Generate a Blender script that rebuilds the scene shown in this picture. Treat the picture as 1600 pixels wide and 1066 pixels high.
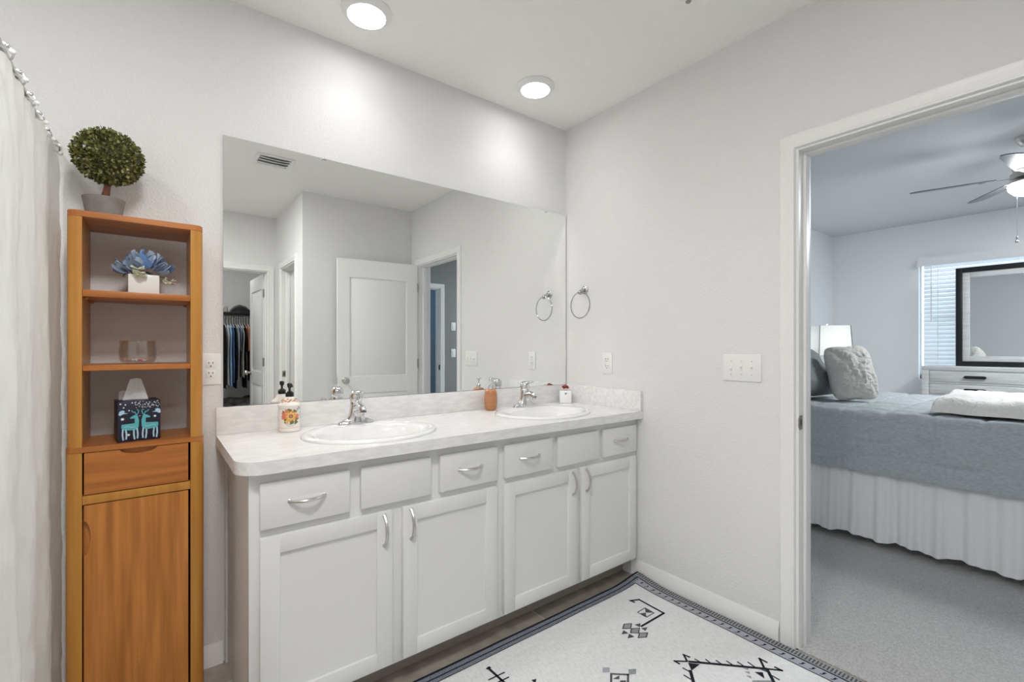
import bpy, bmesh, math, random
from mathutils import Vector, Matrix, noise
R = random.Random(7)
PI = math.pi
for o in list(bpy.data.objects):
    bpy.data.objects.remove(o)
S = bpy.context.scene
COL = S.collection
H = 2.604                      # ceiling height

# ------------------------------------------------------------------ camera, world, lights, exposure
cam = bpy.data.objects.new('camera', bpy.data.cameras.new('camera'))
COL.objects.link(cam)
cam.location = (-2.078, -2.140, 1.230)
cam.rotation_euler = (PI/2, 0, math.radians(-37.56))
cam.data.sensor_width = 36
cam.data.lens = 729/1600*36
cam.data.shift_y = 10/1600
cam.data.clip_start = 0.02
S.camera = cam
S.view_settings.view_transform = 'Standard'
S.view_settings.look = 'None'
S.view_settings.gamma = 1
S.view_settings.use_curve_mapping = False
S.view_settings.exposure = -0.04
S.cycles.max_bounces = 14
S.cycles.diffuse_bounces = 7
S.cycles.glossy_bounces = 6
S.cycles.transmission_bounces = 10
S.cycles.sample_clamp_indirect = 30
S.cycles.blur_glossy = 0.0

W = bpy.data.worlds.new('daylight')
S.world = W
W.use_nodes = True
bg = W.node_tree.nodes['Background']
bg.inputs[0].default_value = (0.74, 0.88, 1.0, 1)
bg.inputs[1].default_value = 3.2

def area(name, loc, sx, sy, power, color=(1, 1, 1), rot=(0, 0, 0), shape='RECTANGLE'):
    L = bpy.data.lights.new(name, 'AREA')
    L.shape = shape
    L.size = sx
    L.size_y = sy
    L.energy = power
    L.color = color
    o = bpy.data.objects.new(name, L)
    o.location = loc
    o.rotation_euler = rot
    COL.objects.link(o)
    return o

WARM = (1.0, 0.99, 0.975)
COOL = (0.93, 0.968, 1.0)
area('entry_fill_light', (-2.0, -1.75, H-0.02), 0.4, 0.4, 28, WARM, shape='DISK')  # added main fill for the bathroom, out of view, no fixture
area('hall_fill_light', (-2.15, -2.50, H-0.02), 0.4, 0.4, 6, WARM, shape='DISK')  # added weak fill from behind the camera, mainly for the tower shelves
area('shower_lamp', (-2.85, -0.95, H-0.02), 0.16, 0.16, 6, WARM, shape='DISK')
area('toilet_lamp', (-0.5, -2.85, H-0.02), 0.3, 0.3, 4, WARM)
area('closet_fill_light', (-1.5, -4.3, H-0.02), 0.3, 0.3, 9, WARM)  # added unseen light so the closet does not go black
area('bedroom_fill_light', (3.0, -2.62, H-0.02), 1.4, 0.6, 70, COOL)  # added bounce fill for the bedroom, out of view
area('landing_lamp', (0.8, -4.3, H-0.02), 0.4, 0.4, 5, (0.55, 0.78, 1.0))
CAN_GLOW = 25.0                # recessed lamps over the vanity
CAN_WATTS = 0.75                # their downward beam
BOWL_GLOW = 65.0               # ceiling fan lamp
SHADE_WATTS = 6.0              # bedside lamp

# ------------------------------------------------------------------ materials
def mat(name, color, rough=0.5, metal=0.0, bump=None, vary=None, spec=0.5, coat=0.0):
    """bump=(scale, strength[, distance]); vary=(scale, second colour[, stretch])"""
    m = bpy.data.materials.new(name)
    m.use_nodes = True
    nt = m.node_tree
    b = nt.nodes['Principled BSDF']
    b.inputs['Base Color'].default_value = (*color, 1)
    b.inputs['Roughness'].default_value = rough
    b.inputs['Metallic'].default_value = metal
    b.inputs['Specular IOR Level'].default_value = spec
    b.inputs['Coat Weight'].default_value = coat
    tc = nt.nodes.new('ShaderNodeTexCoord')
    if vary:
        mp = nt.nodes.new('ShaderNodeMapping')
        mp.inputs['Scale'].default_value = vary[2] if len(vary) > 2 else (1, 1, 1)
        nz = nt.nodes.new('ShaderNodeTexNoise')
        nz.inputs['Scale'].default_value = vary[0]
        nz.inputs['Detail'].default_value = 6
        rp = nt.nodes.new('ShaderNodeValToRGB')
        rp.color_ramp.elements[0].position = 0.36
        rp.color_ramp.elements[1].position = 0.64
        rp.color_ramp.elements[0].color = (*color, 1)
        rp.color_ramp.elements[1].color = (*vary[1], 1)
        nt.links.new(tc.outputs['Object'], mp.inputs[0])
        nt.links.new(mp.outputs[0], nz.inputs['Vector'])
        nt.links.new(nz.outputs['Fac'], rp.inputs[0])
        nt.links.new(rp.outputs[0], b.inputs['Base Color'])
    if bump:
        nz = nt.nodes.new('ShaderNodeTexNoise')
        nz.inputs['Scale'].default_value = bump[0]
        nz.inputs['Detail'].default_value = 3
        bp = nt.nodes.new('ShaderNodeBump')
        bp.inputs['Strength'].default_value = bump[1]
        bp.inputs['Distance'].default_value = bump[2] if len(bump) > 2 else 0.002
        nt.links.new(tc.outputs['Object'], nz.inputs['Vector'])
        nt.links.new(nz.outputs['Fac'], bp.inputs['Height'])
        nt.links.new(bp.outputs[0], b.inputs['Normal'])
    return m

def emit(name, color, strength):
    m = bpy.data.materials.new(name)
    m.use_nodes = True
    nt = m.node_tree
    b = nt.nodes['Principled BSDF']
    b.inputs['Base Color'].default_value = (*color, 1)
    b.inputs['Emission Color'].default_value = (*color, 1)
    b.inputs['Emission Strength'].default_value = strength
    return m

def translucent(name, color, frac, rough=0.7):
    m = mat(name, color, rough)
    nt = m.node_tree
    b = nt.nodes['Principled BSDF']
    t = nt.nodes.new('ShaderNodeBsdfTranslucent')
    t.inputs[0].default_value = (*color, 1)
    mx = nt.nodes.new('ShaderNodeMixShader')
    mx.inputs[0].default_value = frac
    nt.links.new(b.outputs[0], mx.inputs[1])
    nt.links.new(t.outputs[0], mx.inputs[2])
    nt.links.new(mx.outputs[0], nt.nodes['Material Output'].inputs[0])
    return m

def glass(name, color=(1, 1, 1), rough=0.0, ior=1.45):
    m = bpy.data.materials.new(name)
    m.use_nodes = True
    nt = m.node_tree
    b = nt.nodes['Principled BSDF']
    b.inputs['Base Color'].default_value = (*color, 1)
    b.inputs['Roughness'].default_value = rough
    b.inputs['Transmission Weight'].default_value = 1
    b.inputs['IOR'].default_value = ior
    return m

def thin_glass(name, tint=(0.97, 0.975, 0.97)):
    m = bpy.data.materials.new(name)
    m.use_nodes = True
    nt = m.node_tree
    nt.nodes.remove(nt.nodes['Principled BSDF'])
    tr_ = nt.nodes.new('ShaderNodeBsdfTransparent')
    tr_.inputs[0].default_value = (*tint, 1)
    gl_ = nt.nodes.new('ShaderNodeBsdfGlossy')
    gl_.inputs['Roughness'].default_value = 0.03
    lw = nt.nodes.new('ShaderNodeLayerWeight')
    lw.inputs[0].default_value = 0.84
    ml = nt.nodes.new('ShaderNodeMath'); ml.operation = 'MULTIPLY'; ml.inputs[1].default_value = 0.3
    nt.links.new(lw.outputs['Facing'], ml.inputs[0])
    mx = nt.nodes.new('ShaderNodeMixShader')
    nt.links.new(ml.outputs[0], mx.inputs[0])
    nt.links.new(tr_.outputs[0], mx.inputs[1])
    nt.links.new(gl_.outputs[0], mx.inputs[2])
    nt.links.new(mx.outputs[0], nt.nodes['Material Output'].inputs[0])
    return m

def wood(name, c1, c2, axis='z', rough=0.38):
    """long grain along one axis, fine streaks across it"""
    st = {'z': (26, 26, 1.3), 'x': (1.3, 26, 26)}[axis]
    m = mat(name, c1, rough, vary=(1.6, c2, st), coat=0.12)
    return m

def tile_floor(name):
    m = mat(name, (0.30, 0.26, 0.22), 0.45)
    nt = m.node_tree
    b = nt.nodes['Principled BSDF']
    tc = nt.nodes.new('ShaderNodeTexCoord')
    br = nt.nodes.new('ShaderNodeTexBrick')
    br.inputs['Color1'].default_value = (0.34, 0.30, 0.26, 1)
    br.inputs['Color2'].default_value = (0.25, 0.22, 0.19, 1)
    br.inputs['Mortar'].default_value = (0.46, 0.44, 0.41, 1)
    br.inputs['Scale'].default_value = 1.0
    br.inputs['Brick Width'].default_value = 0.9
    br.inputs['Row Height'].default_value = 0.15
    br.inputs['Mortar Size'].default_value = 0.004
    nz = nt.nodes.new('ShaderNodeTexNoise')
    nz.inputs['Scale'].default_value = 14
    nz.inputs['Detail'].default_value = 6
    mx = nt.nodes.new('ShaderNodeMixRGB')
    mx.blend_type = 'OVERLAY'
    mx.inputs[0].default_value = 0.5
    nt.links.new(tc.outputs['Object'], br.inputs['Vector'])
    nt.links.new(tc.outputs['Object'], nz.inputs['Vector'])
    nt.links.new(br.outputs['Color'], mx.inputs[1])
    nt.links.new(nz.outputs['Fac'], mx.inputs[2])
    nt.links.new(mx.outputs[0], b.inputs['Base Color'])
    return m

M = {}
M['wall'] = mat('painted_wall', (0.735, 0.735, 0.73), 0.85, bump=(120, 0.8, 0.0028), spec=0.2)
M['ceil'] = mat('textured_ceiling', (0.86, 0.855, 0.84), 0.9, bump=(60, 0.8, 0.004), spec=0.15)
M['bedwall'] = mat('bedroom_paint', (0.78, 0.80, 0.815), 0.85, bump=(150, 0.3, 0.0012), spec=0.2)
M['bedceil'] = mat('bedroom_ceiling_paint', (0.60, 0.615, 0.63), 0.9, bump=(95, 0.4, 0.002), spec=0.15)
M['trim'] = mat('trim_paint', (0.80, 0.80, 0.79), 0.35)
M['door'] = mat('door_paint', (0.86, 0.86, 0.855), 0.4)
M['cab'] = mat('cabinet_paint', (0.72, 0.72, 0.718), 0.38)
M['kick'] = mat('toe_kick_board', (0.30, 0.265, 0.235), 0.6)
M['lam'] = mat('laminate', (0.81, 0.81, 0.805), 0.32, vary=(17, (0.71, 0.705, 0.70), (1.0, 3.4, 3.4)))
M['porc'] = mat('porcelain', (0.80, 0.80, 0.80), 0.07, coat=0.4)
M['chrome'] = mat('chrome', (0.72, 0.72, 0.73), 0.11, 1.0)
M['dimchrome'] = mat('ring_chrome_dark_reflections', (0.50, 0.50, 0.50), 0.08, 1.0)  # reflection of dark surroundings put into the metal colour
M['nickel'] = mat('brushed_nickel', (0.60, 0.585, 0.56), 0.28, 1.0)
M['mirror'] = mat('mirror_silver', (0.94, 0.95, 0.945), 0.0, 1.0)
M['edge'] = mat('mirror_edge', (0.12, 0.13, 0.12), 0.3)
M['plate'] = mat('switch_plastic', (0.80, 0.80, 0.79), 0.3)
M['dark'] = mat('dark_slot', (0.03, 0.03, 0.03), 0.6)
M['tile'] = tile_floor('wood_look_tile')
M['carpet'] = mat('grey_carpet', (0.58, 0.57, 0.56), 0.98, bump=(260, 1.0, 0.012), vary=(150, (0.76, 0.75, 0.74)), spec=0.05)
M['woodv'] = wood('teak_upright', (0.375, 0.132, 0.022), (0.58, 0.225, 0.048), 'z')
M['woodp'] = wood('teak_post', (0.45, 0.185, 0.026), (0.54, 0.255, 0.045), 'z')
M['woodh'] = wood('teak_shelf_board', (0.35, 0.110, 0.018), (0.50, 0.175, 0.034), 'x')
M['leaf1'] = mat('leaf_green', (0.075, 0.085, 0.020), 0.45)
M['leaf2'] = mat('leaf_olive', (0.165, 0.165, 0.045), 0.45)
M['leaf3'] = mat('leaf_pale', (0.30, 0.29, 0.11), 0.45)
M['bark'] = mat('topiary_bark', (0.13, 0.045, 0.022), 0.8, bump=(60, 0.7))
M['concrete'] = mat('grey_concrete', (0.21, 0.20, 0.19), 0.85, bump=(90, 0.4), vary=(25, (0.26, 0.25, 0.24)))
M['vase'] = mat('white_ceramic', (0.84, 0.82, 0.79), 0.25)
M['pet1'] = translucent('petal_blue', (0.24, 0.42, 0.76), 0.25)
M['pet2'] = translucent('petal_pale_blue', (0.52, 0.64, 0.80), 0.25)
M['pet3'] = translucent('petal_slate', (0.30, 0.38, 0.52), 0.25)
M['bud'] = translucent('petal_white_green', (0.78, 0.80, 0.64), 0.25)
M['stem'] = mat('dark_stem', (0.05, 0.07, 0.03), 0.6)
M['glass'] = glass('clear_glass', (0.97, 0.98, 0.97))
M['thin'] = thin_glass('thin_clear_glass')
M['pink'] = mat('pink_bits', (0.80, 0.22, 0.30), 0.5)
M['cotton'] = mat('white_cotton', (0.85, 0.85, 0.83), 0.9)
M['navy'] = mat('navy_card', (0.008, 0.008, 0.026), 0.4)
M['teal'] = mat('teal_print', (0.10, 0.42, 0.46), 0.5)
M['ltblue'] = mat('pale_blue_print', (0.42, 0.60, 0.72), 0.5)
M['whitep'] = mat('white_print', (0.85, 0.85, 0.87), 0.5)
M['tissue'] = translucent('tissue_paper', (0.88, 0.88, 0.88), 0.3, 0.9)
M['curtain'] = translucent('curtain_cloth', (0.86, 0.86, 0.845), 0.30, 0.9)
M['rugbase'] = mat('rug_weave', (0.66, 0.675, 0.68), 0.95, bump=(420, 0.6, 0.002), vary=(180, (0.77, 0.78, 0.785), (1, 0.25, 1)), spec=0.1)
M['rugblack'] = mat('rug_black_yarn', (0.018, 0.020, 0.028), 0.95, spec=0.1)
M['rugchar'] = mat('rug_charcoal_yarn', (0.055, 0.06, 0.068), 0.95, vary=(240, (0.12, 0.125, 0.13)), spec=0.1)
M['ruggrey'] = mat('rug_grey_yarn', (0.22, 0.24, 0.25), 0.95, vary=(240, (0.36, 0.37, 0.38)), spec=0.1)
M['ruglav'] = mat('rug_lavender_yarn', (0.36, 0.37, 0.42), 0.95, spec=0.1)
M['rugblue'] = mat('rug_blue_grey_yarn', (0.12, 0.14, 0.17), 0.95, vary=(200, (0.25, 0.275, 0.31)), spec=0.1)
M['lens'] = emit('lamp_lens', (1.0, 0.99, 0.975), CAN_GLOW)
M['bowl'] = emit('fan_lamp_bowl', (0.93, 0.97, 1.0), BOWL_GLOW)
M['amber'] = mat('amber_glaze', (0.45, 0.19, 0.085), 0.35, vary=(3, (0.50, 0.245, 0.11), (1, 1, 5)), bump=(8, 0.2))
M['cream'] = mat('cream_bottle', (0.84, 0.81, 0.75), 0.25)
M['blackp'] = mat('black_plastic', (0.012, 0.011, 0.012), 0.25)
M['orange'] = mat('flower_orange', (0.72, 0.28, 0.06), 0.4)
M['yellow'] = mat('flower_yellow', (0.78, 0.50, 0.14), 0.4)
M['coral'] = mat('flower_coral', (0.68, 0.20, 0.12), 0.4)
M['olive'] = mat('flower_leaf', (0.16, 0.17, 0.05), 0.4)
M['plum'] = mat('flower_heart', (0.20, 0.09, 0.16), 0.4)
M['inkgrey'] = mat('grey_ink', (0.24, 0.25, 0.30), 0.4)
M['whitepl'] = mat('white_plastic', (0.86, 0.86, 0.86), 0.25)
M['red'] = mat('dark_red', (0.22, 0.018, 0.014), 0.35)
M['quilt'] = mat('blue_grey_linen', (0.38, 0.415, 0.432), 0.92, bump=(300, 0.6, 0.002), vary=(45, (0.47, 0.50, 0.515), (1, 1, 3)), spec=0.1)
M['sheet'] = translucent('white_bed_cotton', (0.92, 0.925, 0.94), 0.1, 0.9)
M['sham'] = mat('grey_sham_cotton', (0.24, 0.255, 0.265), 0.92, bump=(90, 0.5, 0.004), spec=0.1)
M['navysham'] = mat('navy_cushion_cloth', (0.035, 0.045, 0.075), 0.9, vary=(60, (0.30, 0.33, 0.38)))
M['fur'] = mat('oatmeal_plush', (0.62, 0.605, 0.575), 1.0, bump=(70, 1.0, 0.008), spec=0.05)
M['throw'] = mat('ivory_plush', (0.86, 0.835, 0.81), 1.0, bump=(60, 1.0, 0.008), spec=0.05)
M['matt'] = mat('mattress_cloth', (0.75, 0.76, 0.78), 0.9)
M['wash'] = mat('whitewashed_wood', (0.50, 0.505, 0.505), 0.6, vary=(5, (0.62, 0.625, 0.625), (3, 1, 14)))
M['blackw'] = mat('black_lacquer', (0.006, 0.007, 0.010), 0.35)
M['blind'] = translucent('blind_slat', (0.80, 0.83, 0.86), 0.25, 0.5)
M['shade'] = translucent('lamp_shade_linen', (0.84, 0.84, 0.81), 0.06, 0.9)
M['shadetrim'] = mat('shade_seam', (0.30, 0.31, 0.33), 0.6)
M['blade'] = mat('fan_blade', (0.13, 0.135, 0.14), 0.4, vary=(4, (0.22, 0.225, 0.23), (1, 1, 1)))
M['entry'] = mat('bedroom_entry_dimmed_paint', (0.25, 0.255, 0.255), 0.85, bump=(120, 0.3, 0.0012), spec=0.2)  # darker than the other bedroom walls: its dim light put into the colour
M['landing'] = mat('landing_paint', (0.50, 0.60, 0.68), 0.85)
M['fleece'] = mat('dark_grey_fleece', (0.055, 0.050, 0.048), 1.0, bump=(45, 1.0, 0.02), vary=(14, (0.17, 0.16, 0.155)), spec=0.05)
M['ventgrey'] = mat('vent_grey', (0.62, 0.62, 0.61), 0.7)
M['closetcarpet'] = mat('closet_carpet', (0.20, 0.19, 0.185), 1.0, bump=(200, 0.8, 0.01))
M['steel'] = mat('dull_steel', (0.34, 0.325, 0.30), 0.4, 1.0)

# ------------------------------------------------------------------ mesh helpers
class MB:
    def __init__(self):
        self.bm = bmesh.new()
        self.mi = 0
    def _tag(self, faces, mi):
        for f in faces:
            f.material_index = self.mi if mi is None else mi
            f.smooth = True
    def box(self, x0, x1, y0, y1, z0, z1, bev=0.0, mi=None, seg=2, mx=None):
        t = bmesh.new()
        bmesh.ops.create_cube(t, size=1)
        for v in t.verts:
            v.co = Vector(((x0+x1)/2+v.co.x*abs(x1-x0), (y0+y1)/2+v.co.y*abs(y1-y0), (z0+z1)/2+v.co.z*abs(z1-z0)))
        if bev > 0:
            bmesh.ops.bevel(t, geom=list(t.edges), offset=bev, segments=seg, affect='EDGES', profile=0.5)
        if mx is not None:
            bmesh.ops.transform(t, matrix=mx, verts=t.verts)
        self.merge(t, mi)
        return self
    def merge(self, t, mi=None):
        off = {}
        for v in t.verts:
            off[v] = self.bm.verts.new(v.co)
        fs = []
        for f in t.faces:
            try:
                fs.append(self.bm.faces.new([off[v] for v in f.verts]))
            except ValueError:
                pass
        t.free()
        self._tag(fs, mi)
    def face(self, pts, mi=None):
        f = self.bm.faces.new([self.bm.verts.new(p) for p in pts])
        self._tag([f], mi)
        return self
    def prism(self, poly, f, d0, d1, mi=None, bev=0.0):
        """poly: 2-D outline; f(a, b, d) -> 3-D point"""
        t = bmesh.new()
        n = len(poly)
        A = [t.verts.new(f(a, b, d0)) for a, b in poly]
        B = [t.verts.new(f(a, b, d1)) for a, b in poly]
        t.faces.new(A)
        t.faces.new(B[::-1])
        for i in range(n):
            t.faces.new((A[i], A[(i+1) % n], B[(i+1) % n], B[i]))
        if bev > 0:
            es = [e for e in t.edges]
            bmesh.ops.bevel(t, geom=es, offset=bev, segments=2, affect='EDGES')
        self.merge(t, mi)
        return self
    def tube(self, pts, r, n=10, closed=False, mi=None, caps=True, flat=1.0, up=None):
        pts = [Vector(p) for p in pts]
        rs = r if isinstance(r, (list, tuple)) else [r]*len(pts)
        m = len(pts)
        rings = []
        prev = None
        for i, p in enumerate(pts):
            a = pts[(i-1) % m] if (closed or i > 0) else p
            b = pts[(i+1) % m] if (closed or i < m-1) else p
            d = (b-a).normalized()
            if up is not None:
                u = Vector(up)
                u = (u - d*u.dot(d)).normalized()
            elif prev is None:
                u = d.orthogonal().normalized()
            else:
                u = (prev - d*prev.dot(d)).normalized()
            prev = u
            w = d.cross(u)
            rings.append([self.bm.verts.new(p + u*math.cos(2*PI*k/n)*rs[i]*flat + w*math.sin(2*PI*k/n)*rs[i]) for k in range(n)])
        fs = []
        last = m if closed else m-1
        for i in range(last):
            A, B = rings[i], rings[(i+1) % m]
            for k in range(n):
                fs.append(self.bm.faces.new((A[k], A[(k+1) % n], B[(k+1) % n], B[k])))
        if caps and not closed:
            fs.append(self.bm.faces.new(rings[0][::-1]))
            fs.append(self.bm.faces.new(rings[-1]))
        self._tag(fs, mi)
        return self
    def loft(self, rings, mi=None, cap0=True, cap1=True):
        """rings: equal-length lists of points, closed around"""
        V = [[self.bm.verts.new(p) for p in r] for r in rings]
        n = len(V[0])
        fs = []
        for A, B in zip(V, V[1:]):
            for k in range(n):
                fs.append(self.bm.faces.new((A[k], A[(k+1) % n], B[(k+1) % n], B[k])))
        if cap0:
            fs.append(self.bm.faces.new(V[0][::-1]))
        if cap1:
            fs.append(self.bm.faces.new(V[-1]))
        self._tag(fs, mi)
        return self
    def lathe(self, prof, c=(0, 0, 0), n=32, mi=None, mx=None, cap0=True, cap1=True, sx=1.0, sy=1.0):
        rings = []
        for r, z in prof:
            ring = []
            for k in range(n):
                p = Vector((r*sx*math.cos(2*PI*k/n), r*sy*math.sin(2*PI*k/n), z))
                if mx is not None:
                    p = mx @ p
                ring.append(p + Vector(c))
            rings.append(ring)
        return self.loft(rings, mi, cap0, cap1)
    def ball(self, c, r, sx=1, sy=1, sz=1, n=12, mi=None):
        prof = [(max(r*math.sin(PI*i/n), 1e-4), -r*math.cos(PI*i/n)*sz) for i in range(n+1)]
        return self.lathe(prof, c, n=max(12, n), mi=mi, sx=sx, sy=sy)
    def grid(self, nu, nv, f, mi=None, wrap=False):
        V = [[self.bm.verts.new(f(i/nu, j/nv)) for j in range(nv+1)] for i in range(nu+1)]
        fs = []
        for i in range(nu):
            for j in range(nv):
                fs.append(self.bm.faces.new((V[i][j], V[i+1][j], V[i+1][j+1], V[i][j+1])))
        self._tag(fs, mi)
        return V
    def build(self, name, mats, parent=None, sharp=35, origin=None):
        bm = self.bm
        bmesh.ops.recalc_face_normals(bm, faces=bm.faces)
        if origin is None:
            origin = Vector((0, 0, 0))
            p = parent
            while p is not None:
                origin += p.location
                p = p.parent
        else:
            origin = Vector(origin)
        bmesh.ops.translate(bm, verts=bm.verts, vec=-origin)
        me = bpy.data.meshes.new(name)
        bm.to_mesh(me)
        bm.free()
        for m in (mats if isinstance(mats, (list, tuple)) else [mats]):
            me.materials.append(m)
        try:
            me.set_sharp_from_angle(angle=math.radians(sharp))
        except Exception:
            pass
        o = bpy.data.objects.new(name, me)
        COL.objects.link(o)
        if parent is not None:
            o.parent = parent
        else:
            o.location = origin
        return o

def tag(o, label=None, cat=None, group=None, kind=None):
    if label: o['label'] = label
    if cat: o['category'] = cat
    if group: o['group'] = group
    if kind: o['kind'] = kind
    return o

def thing(name, label, cat, loc, group=None):
    o = bpy.data.objects.new(name, None)
    o.empty_display_size = 0.05
    o.location = loc
    COL.objects.link(o)
    return tag(o, label, cat, group)

def base_of(mb):
    cs = [v.co for v in mb.bm.verts]
    return ((min(c.x for c in cs)+max(c.x for c in cs))/2, (min(c.y for c in cs)+max(c.y for c in cs))/2, min(c.z for c in cs))

def single(mb, name, mats, label, cat, group=None, kind=None, sharp=35):
    return tag(mb.build(name, mats, None, sharp, base_of(mb)), label, cat, group, kind)

def struct(mb, name, mats, label, cat, sharp=35):
    return single(mb, name, mats, label, cat, None, 'structure', sharp)

def copy_tree(o, parent=None):
    c = o.copy()
    COL.objects.link(c)
    if parent is not None:
        c.parent = parent
    for ch in list(o.children):
        copy_tree(ch, c)
    return c

def nz(x, y=0.0, z=0.0):
    return noise.noise(Vector((x, y, z)))

XZ = lambda y: (lambda a, b, d: Vector((a, d, b)))
fXZ = lambda a, b, d: Vector((a, d, b))
fYZ = lambda a, b, d: Vector((d, a, b))
fXY = lambda a, b, d: Vector((a, b, d))

# ------------------------------------------------------------------ the setting
def wallbox(*boxes):
    m = MB()
    for b in boxes:
        m.box(*b)
    return m

struct(wallbox((-3.15, 0.0, -3.41, 0.12, -0.06, 0.0)), 'floor', M['tile'], 'grey brown wood-look tile floor of the bathroom', 'floor')
struct(wallbox((0.0, 4.76, -3.60, 0.15, -0.06, 0.004)), 'floor_bedroom', M['carpet'], 'grey cut-pile carpet of the bedroom beyond the doorway', 'carpet')
struct(wallbox((-2.5, -0.2, -5.45, -3.41, -0.06, 0.002)), 'floor_closet', M['closetcarpet'], 'dark grey carpet of the closet seen in the mirror', 'carpet')
struct(wallbox((0.0, 2.2, -5.0, -3.60, -0.06, 0.002)), 'floor_landing', M['closetcarpet'], 'carpet of the landing beyond the bedroom', 'carpet')
struct(wallbox((-3.27, 0.06, -5.5, 0.12, H, H+0.08)), 'ceiling', M['ceil'], 'white knockdown-textured ceiling of the bathroom', 'ceiling')
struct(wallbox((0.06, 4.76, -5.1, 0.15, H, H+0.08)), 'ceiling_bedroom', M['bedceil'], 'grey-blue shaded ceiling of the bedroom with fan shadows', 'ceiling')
struct(wallbox((-3.27, 0.06, 0.0, 0.12, 0, H)), 'wall_back', M['wall'], 'white wall behind the vanity mirror and wooden tower', 'wall')
DY0, DY1, DZ = -1.335, -2.095, 2.045
struct(wallbox((0, 0.06, DY0, 0.0, 0, H), (0, 0.06, -3.55, DY1, 0, H), (0, 0.06, DY1, DY0, DZ, H)), 'wall_right', M['wall'], 'white wall with towel ring and light switches beside the doorway', 'wall')
struct(wallbox((0.06, 0.12, DY0, 0.03, 0, H), (0.06, 0.12, -3.55, DY1, 0, H), (0.06, 0.12, DY1, DY0, DZ, H)), 'wall_bedroom_near', M['bedwall'], 'bedroom side of the doorway wall', 'wall')
struct(wallbox((-1.04, 0.0, -2.36, -2.24, 0, H)), 'wall_front', M['wall'], 'white wall behind the open door, seen in the mirror', 'wall')
TY0, TY1, TZ = -2.48, -3.10, 2.035
struct(wallbox((-1.04, -0.92, TY0, -2.36, 0, H), (-1.04, -0.92, -3.35, TY1, 0, H), (-1.04, -0.92, TY1, TY0, TZ, H)), 'wall_corridor', M['wall'], 'white side wall of the recess with an open doorway, seen in the mirror', 'wall')
CX0, CX1, CZ = -1.86, -1.115, 2.035
struct(wallbox((-2.87, CX0, -3.47, -3.35, 0, H), (CX1, 0.0, -3.47, -3.35, 0, H), (CX0, CX1, -3.47, -3.35, CZ, H)), 'wall_closet_front', M['wall'], 'white wall around the closet doorway, seen in the mirror', 'wall')
struct(wallbox((-3.27, -3.15, -1.75, 0.0, 0, H)), 'wall_left', M['wall'], 'white wall beyond the shower curtain', 'wall')
struct(wallbox((-3.27, -2.75, -1.87, -1.75, 0, H)), 'wall_shower_end', M['wall'], 'white end wall of the shower', 'wall')
struct(wallbox((-2.87, -2.75, -3.35, -1.87, 0, H)), 'wall_corridor_left', M['wall'], 'white wall of the recess behind the camera', 'wall')
struct(wallbox((-2.5, -0.2, -5.52, -5.40, 0, H), (-2.5, -2.38, -5.40, -3.47, 0, H), (-0.32, -0.2, -5.40, -3.47, 0, H)), 'wall_closet', M['wall'], 'plain closet walls seen in the mirror above the clothes', 'wall')
struct(wallbox((0.12, 4.76, 0.03, 0.15, 0, H)), 'wall_bedroom_head', M['bedwall'], 'pale blue-grey bedroom wall lit by the bedside lamp', 'wall')
WY0, WY1, WZ0, WZ1 = -0.790, -2.275, 0.88, 2.20
struct(wallbox((4.64, 4.76, WY0, 0.03, 0, H), (4.64, 4.76, -3.55, WY1, 0, H), (4.64, 4.76, WY1, WY0, 0, WZ0), (4.64, 4.76, WY1, WY0, WZ1, H)), 'wall_bedroom_window', M['bedwall'], 'pale blue-grey bedroom wall with the window', 'wall')
BX0, BX1 = 0.28, 1.05
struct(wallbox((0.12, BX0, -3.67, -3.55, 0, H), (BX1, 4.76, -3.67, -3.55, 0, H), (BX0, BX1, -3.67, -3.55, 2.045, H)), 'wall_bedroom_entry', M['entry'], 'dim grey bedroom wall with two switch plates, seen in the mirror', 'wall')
struct(wallbox((0.0, 2.2, -5.1, -5.0, 0, H), (-0.02, 0.08, -5.0, -3.67, 0, H), (2.1, 2.2, -5.0, -3.67, 0, H)), 'wall_landing', M['landing'], 'bluish wall of the landing seen through the far doorway', 'wall')

def base_profile(t=0.013, h=0.080):
    return [(0, 0), (t, 0), (t, h*0.62), (t*0.72, h*0.70), (t*0.72, h*0.80), (t*0.35, h*0.93), (t*0.25, h), (0, h)]
bb = MB()
bb.prism([(-a, b) for a, b in base_profile()], lambda a, b, d: Vector((a, d, b)), -1.275, -0.47)
struct(bb, 'baseboard_right', M['trim'], 'white moulded baseboard below the towel ring wall', 'baseboard')
bb = MB()
bb.prism([(-a, b) for a, b in base_profile()], lambda a, b, d: Vector((d, a, b)), -3.15, -1.862)
struct(bb, 'baseboard_back', M['trim'], 'white moulded baseboard between wooden tower and vanity', 'baseboard')
bb = MB()
bb.prism([(-a, b) for a, b in base_profile()], lambda a, b, d: Vector((4.64+a, d, b)), -3.55, 0.03)
bb.prism([(-a, b) for a, b in base_profile()], lambda a, b, d: Vector((d, 0.03+a, b)), 0.12, 4.62)
struct(bb, 'baseboard_bedroom', M['trim'], 'white baseboard along the bedroom walls behind the bed', 'baseboard')

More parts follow.
